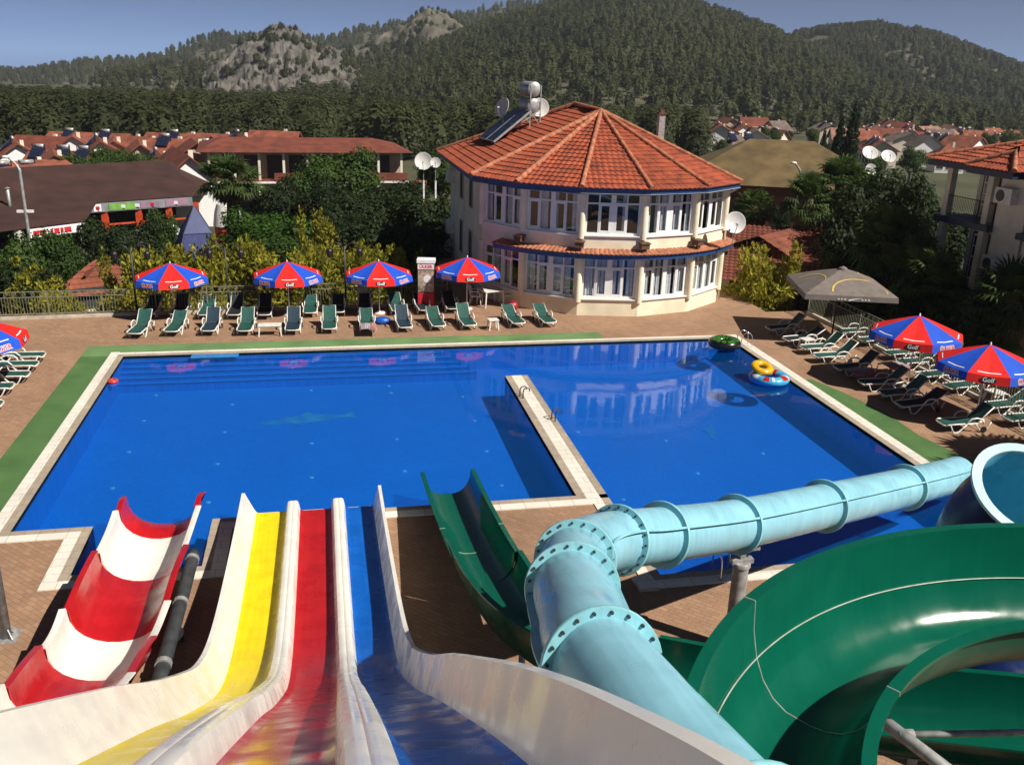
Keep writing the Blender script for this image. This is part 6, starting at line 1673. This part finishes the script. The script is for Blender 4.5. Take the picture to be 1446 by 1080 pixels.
# ================================================================== TREES AND PLANTS
def leaves_mesh(name, blobs, n_, size, material, seed, up=0.5, long_=1.0, vertical=0.0):
    """blobs: (x,y,z,rx,ry,rz); faces spread through and over the blobs, each with its own tone"""
    r = np.random.default_rng(seed); vol = np.array([b[3] * b[4] + b[4] * b[5] + b[3] * b[5] for b in blobs]); vol = vol / vol.sum()
    V = []; T = []; clump = {}
    ids = r.choice(len(blobs), n_, p=vol)
    for q in range(n_):
        b = blobs[ids[q]]
        d = r.normal(size=3); d /= np.linalg.norm(d); rad = r.uniform(.45, 1.08) ** .6
        c = np.array(b[:3]) + d * np.array(b[3:6]) * rad
        c = c + .10 * np.array(b[3:6]) * r.normal(size=3)
        nrm = d + .5 * r.normal(size=3); nrm[2] += up; nrm /= np.linalg.norm(nrm)
        if vertical and r.random() < vertical:
            u = np.array([.25 * d[0] + .2 * r.normal(), .25 * d[1] + .2 * r.normal(), 1.0]); u /= np.linalg.norm(u); t = np.cross(u, r.normal(size=3)); t /= np.linalg.norm(t)
        else:
            t = np.cross(nrm, r.normal(size=3)); t /= np.linalg.norm(t); u = np.cross(nrm, t)
        s = size * r.uniform(.6, 1.35); L = s * long_
        V += [c - u * L, c + t * s * .62, c + u * L * .95, c - t * s * .58]
        T.append(min(1, max(0, .42 + .30 * r.normal() * .6 + .20 * ((ids[q] * 7919) % 11 / 10 - .5))))
    V = np.array(V); nf = len(V) // 4
    me = bpy.data.meshes.new(name)
    me.vertices.add(len(V)); me.vertices.foreach_set("co", V.astype(np.float32).ravel())
    me.loops.add(nf * 4); me.loops.foreach_set("vertex_index", np.arange(nf * 4, dtype=np.int32))
    me.polygons.add(nf); me.polygons.foreach_set("loop_start", np.arange(0, nf * 4, 4, dtype=np.int32))
    me.materials.append(material)
    a = me.attributes.new("tone", 'FLOAT', 'FACE'); a.data.foreach_set("value", np.array(T, dtype=np.float32))
    me.update(calc_edges=True)
    return me

def put_mesh(name, me, parent):
    o = bpy.data.objects.new(name, me); COL.objects.link(o); o.parent = parent; return o

def trunk_mb(h, r, seed, limbs=5, spread=.5):
    q = random.Random(seed); mb = MB()
    pts = [(0, 0, -.2), (q.uniform(-.05, .05), q.uniform(-.05, .05), h * .35), (q.uniform(-.12, .12), q.uniform(-.12, .12), h * .7), (0, 0, h)]
    mb.tube(smooth_path(pts, 3), [r * (1 - .07 * i) for i in range(10)], 9)
    for k in range(limbs):
        a = 2 * pi * k / limbs + q.uniform(-.4, .4); z = h * q.uniform(.45, .85); L = h * spread * q.uniform(.6, 1.1)
        mb.tube([(0, 0, z), (L * .45 * cos(a), L * .45 * sin(a), z + L * .35), (L * cos(a), L * sin(a), z + L * .8)], [r * .5, r * .34, r * .12], 6)
    return mb

# templates of unit height about 1 (scaled per copy)
def broad_template(seed, material, n_=6500, size=.021):
    q = random.Random(seed); blobs = [(0, 0, .62, .30, .30, .26)]
    for k in range(9):
        a = q.uniform(0, 2 * pi); r = q.uniform(.16, .34); z = q.uniform(.42, .86); s = q.uniform(.12, .2)
        blobs.append((r * cos(a), r * sin(a), z, s, s, s * .85))
    return leaves_mesh('crown', blobs, n_, size, material, seed), trunk_mb(.55, .035, seed).mesh('trunk', M['trunk'], True)
def conifer_template(seed, material, n_=9000):
    q = random.Random(seed); blobs = []
    for k in range(12):
        t = k / 11; w = .20 * (1 - t) ** .7 + .02; a = q.uniform(0, 6.28)
        blobs.append((w * .4 * cos(a), w * .4 * sin(a), .08 + .82 * t, w, w, .10))
    for k in range(9):
        a = q.uniform(0, 6.28); r = q.uniform(.04, .14); z = q.uniform(.45, .9); blobs.append((r * cos(a), r * sin(a), z, .03, .03, .16))
    return leaves_mesh('crown', blobs, n_, .0095, material, seed, .3, 2.2, .85), trunk_mb(.5, .02, seed, 3, .15).mesh('trunk', M['trunk'], True)
def cypress_template(seed):
    blobs = [(0, 0, .05 + .9 * k / 13, .085 * sin(pi * (.12 + .86 * k / 13)) + .01, .085 * sin(pi * (.12 + .86 * k / 13)) + .01, .07) for k in range(14)]
    return leaves_mesh('crown', blobs, 2400, .013, M['leaf_dark'], seed, .2, 2.2, .8), trunk_mb(.4, .015, seed, 2, .05).mesh('trunk', M['trunk'], True)
def palm_template(seed, n_fr=36, big=1.0):
    """fan palm: ringed trunk, round fans on stalks, a skirt of dry hanging fans"""
    q = random.Random(seed); tm = MB(); H_ = 1.0
    tm.tube([(0, 0, -.1), (.01, 0, .3), (.015, .01, .6), (0, 0, .8)], [.055, .045, .04, .045], 10)
    def fans(n2, e0, e1, stalk, rad, nseg=15):
        V = []; F = []; T = []
        for k in range(n2):
            a = 2.399 * k + q.uniform(-.3, .3); el = radians(q.uniform(e0, e1)); d = Vector((cos(a) * cos(el), sin(a) * cos(el), sin(el)))
            base = Vector((0, 0, .78)); tip = base + d * stalk * q.uniform(.8, 1.15) - Vector((0, 0, .03)); side = d.cross(Vector((0, 0, 1))).normalized(); upv = side.cross(d)
            b_ = len(V); V += [base + side * .006, base - side * .006, tip - side * .004, tip + side * .004]; F.append((b_, b_ + 1, b_ + 2, b_ + 3)); T.append(.7)
            tone = q.uniform(.15, .75); droop = q.uniform(.02, .22)
            for j in range(nseg):
                an = radians(-105 + 210 * j / (nseg - 1)); dd_ = (d * cos(an) + side * sin(an)).normalized(); L = rad * (.75 + .25 * cos(an)) * q.uniform(.85, 1.1); w = rad * .065
                sd = (dd_.cross(upv)).normalized(); m_ = tip + dd_ * L * .6 + upv * .02; e_ = tip + dd_ * L - Vector((0, 0, droop * L)); b_ = len(V)
                V += [tip, m_ - sd * w, e_, m_ + sd * w]; F.append((b_, b_ + 1, b_ + 2, b_ + 3)); T.append(min(1, max(0, tone + q.uniform(-.2, .2))))
        return V, F, T
    def mk(nm, vft, material):
        V, F, T = vft; me = bpy.data.meshes.new(nm); me.from_pydata([tuple(v) for v in V], [], F); me.materials.append(material)
        at_ = me.attributes.new("tone", 'FLOAT', 'FACE'); at_.data.foreach_set("value", T); me.update(); return me
    return mk('fronds', fans(int(n_fr * 1.7), -30, 78, .15 * big, .125 * big), M['leaf_palm']), tm.mesh('trunk', M['palm_trunk'], True), mk('dry_fronds', fans(30, -80, -40, .10, .12), M['leaf_dry'])

TB = {c: [broad_template(s + i, M[c]) for s in (1, 2, 3)] for i, c in enumerate(('leaf_dark', 'leaf_mid', 'leaf_bright'))}
TC = [conifer_template(s, M['leaf_yellow']) for s in (11, 12, 13, 14)]
TY = [cypress_template(s) for s in (21, 22)]
TP = [palm_template(31), palm_template(32, 28), palm_template(33, 40, 1.1)]

def plant(name, label, cat, tmpl, p, h, wide=1.0, group=None):
    t = thing(name, label, cat, p, random.uniform(0, 6.28), group); t.scale = (h * wide, h * wide, h)
    put_mesh('fronds' if len(tmpl) > 2 else 'crown', tmpl[0], t); put_mesh('trunk', tmpl[1], t)
    if len(tmpl) > 2: put_mesh('dry_fronds', tmpl[2], t)
    return t
def by_top(px, py, dist, zb):
    """foot point and height of a plant whose top shows at px,py and which stands dist away on level zb"""
    d = ray(px, py); hh = hypot(d.x, d.y); zt = CAM_H + d.z / hh * dist; return Vector((d.x / hh * dist, d.y / hh * dist, zb)), zt - zb

# golden conifers along the outside of the far fence
con = [(172, 392, 42), (186, 358, 44), (204, 352, 43.5), (222, 362, 43), (238, 352, 45), (254, 348, 44), (262, 356, 46), (290, 356, 43), (302, 340, 44), (318, 348, 45), (336, 336, 43.5), (352, 346, 44.5), (366, 352, 43), (382, 372, 44), (398, 378, 43), (422, 352, 44), (440, 340, 46), (456, 352, 44), (470, 348, 43), (486, 356, 44), (500, 342, 45), (516, 350, 44), (532, 344, 43.5), (548, 352, 44), (562, 356, 45), (24, 388, 44), (48, 372, 45), (66, 392, 43), (96, 410, 43.5)]
for k, (px, py, dist) in enumerate(con):
    p, h = by_top(px, py, dist, GZ); side = 'left of the first parasol' if px < 200 else 'behind the first parasol' if px < 310 else 'between the first and second parasols' if px < 360 else 'behind the second parasol' if px < 460 else 'behind the third parasol'
    idx = sum(1 for c in con[:k] if ('left of the first parasol' if c[0] < 200 else 'behind the first parasol' if c[0] < 310 else 'between the first and second parasols' if c[0] < 360 else 'behind the second parasol' if c[0] < 460 else 'behind the third parasol') == side)
    plant('golden_conifer', f"{ORD[idx]} yellow green conifer from the left {side}", 'conifer', TC[k % 4], p, h, random.uniform(1.5, 2.1), 'golden conifers outside the far fence')
p, h = by_top(452, 296, 52, GZ); plant('golden_conifer', 'pale golden conifer standing alone before the dark trees', 'conifer', TC[1], p, h, 1.5)
p, h = by_top(1082, 346, 43.5, GZ); plant('golden_conifer', 'rounded yellow green conifer at the corner of the right terrace', 'conifer', TC[2], p, h, 1.9)

trees = [  # px, top py, distance, template colour, width, label
    (14, 332, 47, 'leaf_mid', 1.1, 'mid green tree at the left frame edge behind the fence'), (70, 318, 53, 'leaf_mid', 1.0, 'slender green street tree before the white shop sign'), (150, 302, 54, 'leaf_dark', 1.0, 'dark round tree in front of the hall, left one'), (192, 304, 55, 'leaf_dark', 1.0, 'dark round tree in front of the hall, right one'), (226, 290, 60, 'leaf_mid', .7, 'small green tree before the orange pillars'),
    (-14, 350, 46, 'leaf_dark', 1.2, 'dark tree cut by the left frame edge'), (42, 372, 44, 'leaf_dark', .9, 'dark low tree above the fence at the left'),
    (352, 290, 58, 'leaf_bright', 1.45, 'bright green bush right of the blue pyramid'), (398, 304, 55, 'leaf_bright', 1.7, 'bright green bush before the stall with the red parasol'), (375, 326, 51, 'leaf_mid', 1.6, 'mid green bush behind the second parasol'), (420, 330, 52, 'leaf_mid', 1.4, 'mid green bush left of the lone golden conifer'),
    (487, 206, 76, 'leaf_mid', 1.45, 'tall round dark green tree before the long red roof'), (430, 226, 72, 'leaf_mid', 1.2, 'olive grey tree left of the tall round tree'), (520, 262, 64, 'leaf_dark', 1.5, 'dark tree below the tall round tree'), (560, 250, 66, 'leaf_dark', 1.4, 'dark tree below the white dishes'), (596, 262, 60, 'leaf_dark', 1.4, 'dark tree touching the left wall of the round building'), (545, 300, 52, 'leaf_dark', 1.6, 'dark tree behind the third parasol'), (590, 312, 50, 'leaf_dark', 1.5, 'dark tree behind the ice cream display'), (490, 286, 58, 'leaf_dark', 1.4, 'dark tree right of the lone golden conifer'), (620, 196, 80, 'leaf_mid', 1.2, 'green tree rising left of the round building roof'), (395, 250, 68, 'leaf_dark', 1.2, 'dark tree right of the left palm'), (462, 250, 66, 'leaf_dark', 1.3, 'dark tree above the stall with the red parasol'),
    (1048, 275, 68, 'leaf_dark', .6, 'dark tree right of the round building, behind its dish'), (1104, 290, 68, 'leaf_dark', .7, 'dark tree left of the grey street lamp'), (1222, 240, 62, 'leaf_mid', 1.2, 'green tree below the right village dishes'), (1268, 216, 58, 'leaf_dark', 1.25, 'broad dark tree left of the cream balconies'), (1236, 262, 52, 'leaf_dark', 1.15, 'dark tree in front of the right village dishes'), (1290, 240, 54, 'leaf_dark', .9, 'dark tree touching the cream balconies'), (1218, 330, 46, 'leaf_dark', .8, 'dark tree beyond the grey parasol'), (1275, 300, 47, 'leaf_dark', 1.0, 'dark tree behind the farther right parasol'), (1325, 350, 41, 'leaf_dark', .8, 'dark tree before the lower balconies'), (1245, 372, 43, 'leaf_dark', 1.0, 'low dark tree behind the right iron fence'), (1400, 400, 38, 'leaf_dark', .8, 'dark shrub below the balconies at the right edge'), (1350, 425, 38, 'leaf_dark', .8, 'dark shrub behind the fence between the right parasols'), (1150, 384, 46, 'leaf_dark', .8, 'dark shrub behind the grey parasol'), (1290, 400, 40, 'leaf_dark', .9, 'dark shrub above the farther right parasol'),
    (1090, 196, 150, 'leaf_mid', 1.2, 'green tree beyond the olive roof'), (1165, 196, 120, 'leaf_dark', 1.2, 'dark tree left of the cypresses'), (1240, 214, 130, 'leaf_mid', 1.6, 'green tree before the far village'), (1290, 206, 140, 'leaf_mid', 1.6, 'green tree before the white gables of the far village'), (1020, 196, 165, 'leaf_mid', 1.4, 'green tree among the far houses left of the olive roof'),
    (112, 214, 92, 'leaf_mid', 1.6, 'green tree between the tiled houses and the brown roof'), (150, 204, 96, 'leaf_mid', 1.6, 'green tree before the dark attic gables'), (60, 222, 90, 'leaf_dark', 1.5, 'dark tree between the houses at the far left'), (190, 212, 94, 'leaf_mid', 1.4, 'green shrub tree left of the white gable')]
for (px, py, dist, c, w, lab) in trees:
    p, h = by_top(px, py, dist, GZ if dist < 110 else GZ - .5); plant('broadleaf_tree', lab, 'tree', TB[c][random.randrange(3)], p, h, w * (.72 if px < 700 else .60))
VT = [(1032, 186, 215), (1088, 178, 190), (1118, 184, 240), (1150, 178, 215), (1226, 196, 200), (1256, 188, 225), (1296, 196, 205), (1330, 186, 235), (1362, 194, 215), (1398, 186, 225), (1430, 182, 220), (1276, 180, 265)]
for k, (px, py, dist) in enumerate(sorted(VT)):
    p, h = by_top(px, py, dist, -6.0); plant('broadleaf_tree', f'small green tree among the far village houses, {ORD[k]} from the left', 'tree', TB['leaf_mid'][k % 3], p, h, .8, 'trees of the far village')
for (px, py, dist, w, lab) in ((1286, 258, 56, .75, 'dark tree seen between the street side trees and the cream balconies'), (1312, 262, 60, .7, 'dark tree seen through the open balcony'), (1338, 280, 58, .8, 'dark tree behind the middle of the cream balconies'), (1300, 330, 48, .8, 'dark tree below the balcony slab')):
    p, h = by_top(px, py, dist, GZ); plant('broadleaf_tree', lab, 'tree', TB['leaf_dark'][1], p, h, w)
for (px, py, dist, lab) in ((1210, 144, 112, 'taller dark cypress before the far village'), (1190, 160, 114, 'shorter dark cypress beside the tall one'), (1166, 180, 130, 'dark slim conifer left of the cypresses')):
    p, h = by_top(px, py, dist, GZ); plant('cypress', lab, 'cypress', TY[0], p, h, .85)
palms = [(320, 206, 66, 0, 1.35, 'tall fan palm right of the brown hall'), (1070, 252, 62, 1, .95, 'fan palm right of the round building'), (1148, 228, 60, 0, .95, 'fan palm beside the street lamp, dry fronds showing'), (1196, 206, 62, 2, 1.0, 'broad fan palm below the cypresses'), (1268, 272, 45, 2, .9, 'dark fan palm left of the balconies'), (1310, 310, 42, 0, .8, 'fan palm in front of the lower balcony'), (1440, 345, 38, 1, 1.0, 'fan palm cut by the right frame edge'), (1412, 410, 37.5, 0, .9, 'low fan palm behind the nearer right parasol'), (1335, 330, 40.5, 1, .8, 'fan palm before the cream columns')]
for (px, py, dist, k, w, lab) in palms:
    p, h = by_top(px, py, dist, GZ if dist > 40 else -3.0); plant('fan_palm', lab, 'palm', TP[k], p, h / 1.08, w)
# palms beyond the right frame edge whose fronds stripe the paving
for (x, y, h, k) in ((23.2, 14.2, 11.8, 1), (22.6, 17.2, 9.0, 0)):
    plant('fan_palm', 'fan palm just outside the right edge of the terrace, ' + ('nearer' if y < 16 else 'farther') + ' one', 'palm', TP[k], Vector((x, y, -3.0)), h, .9, 'palms beyond the right frame edge')
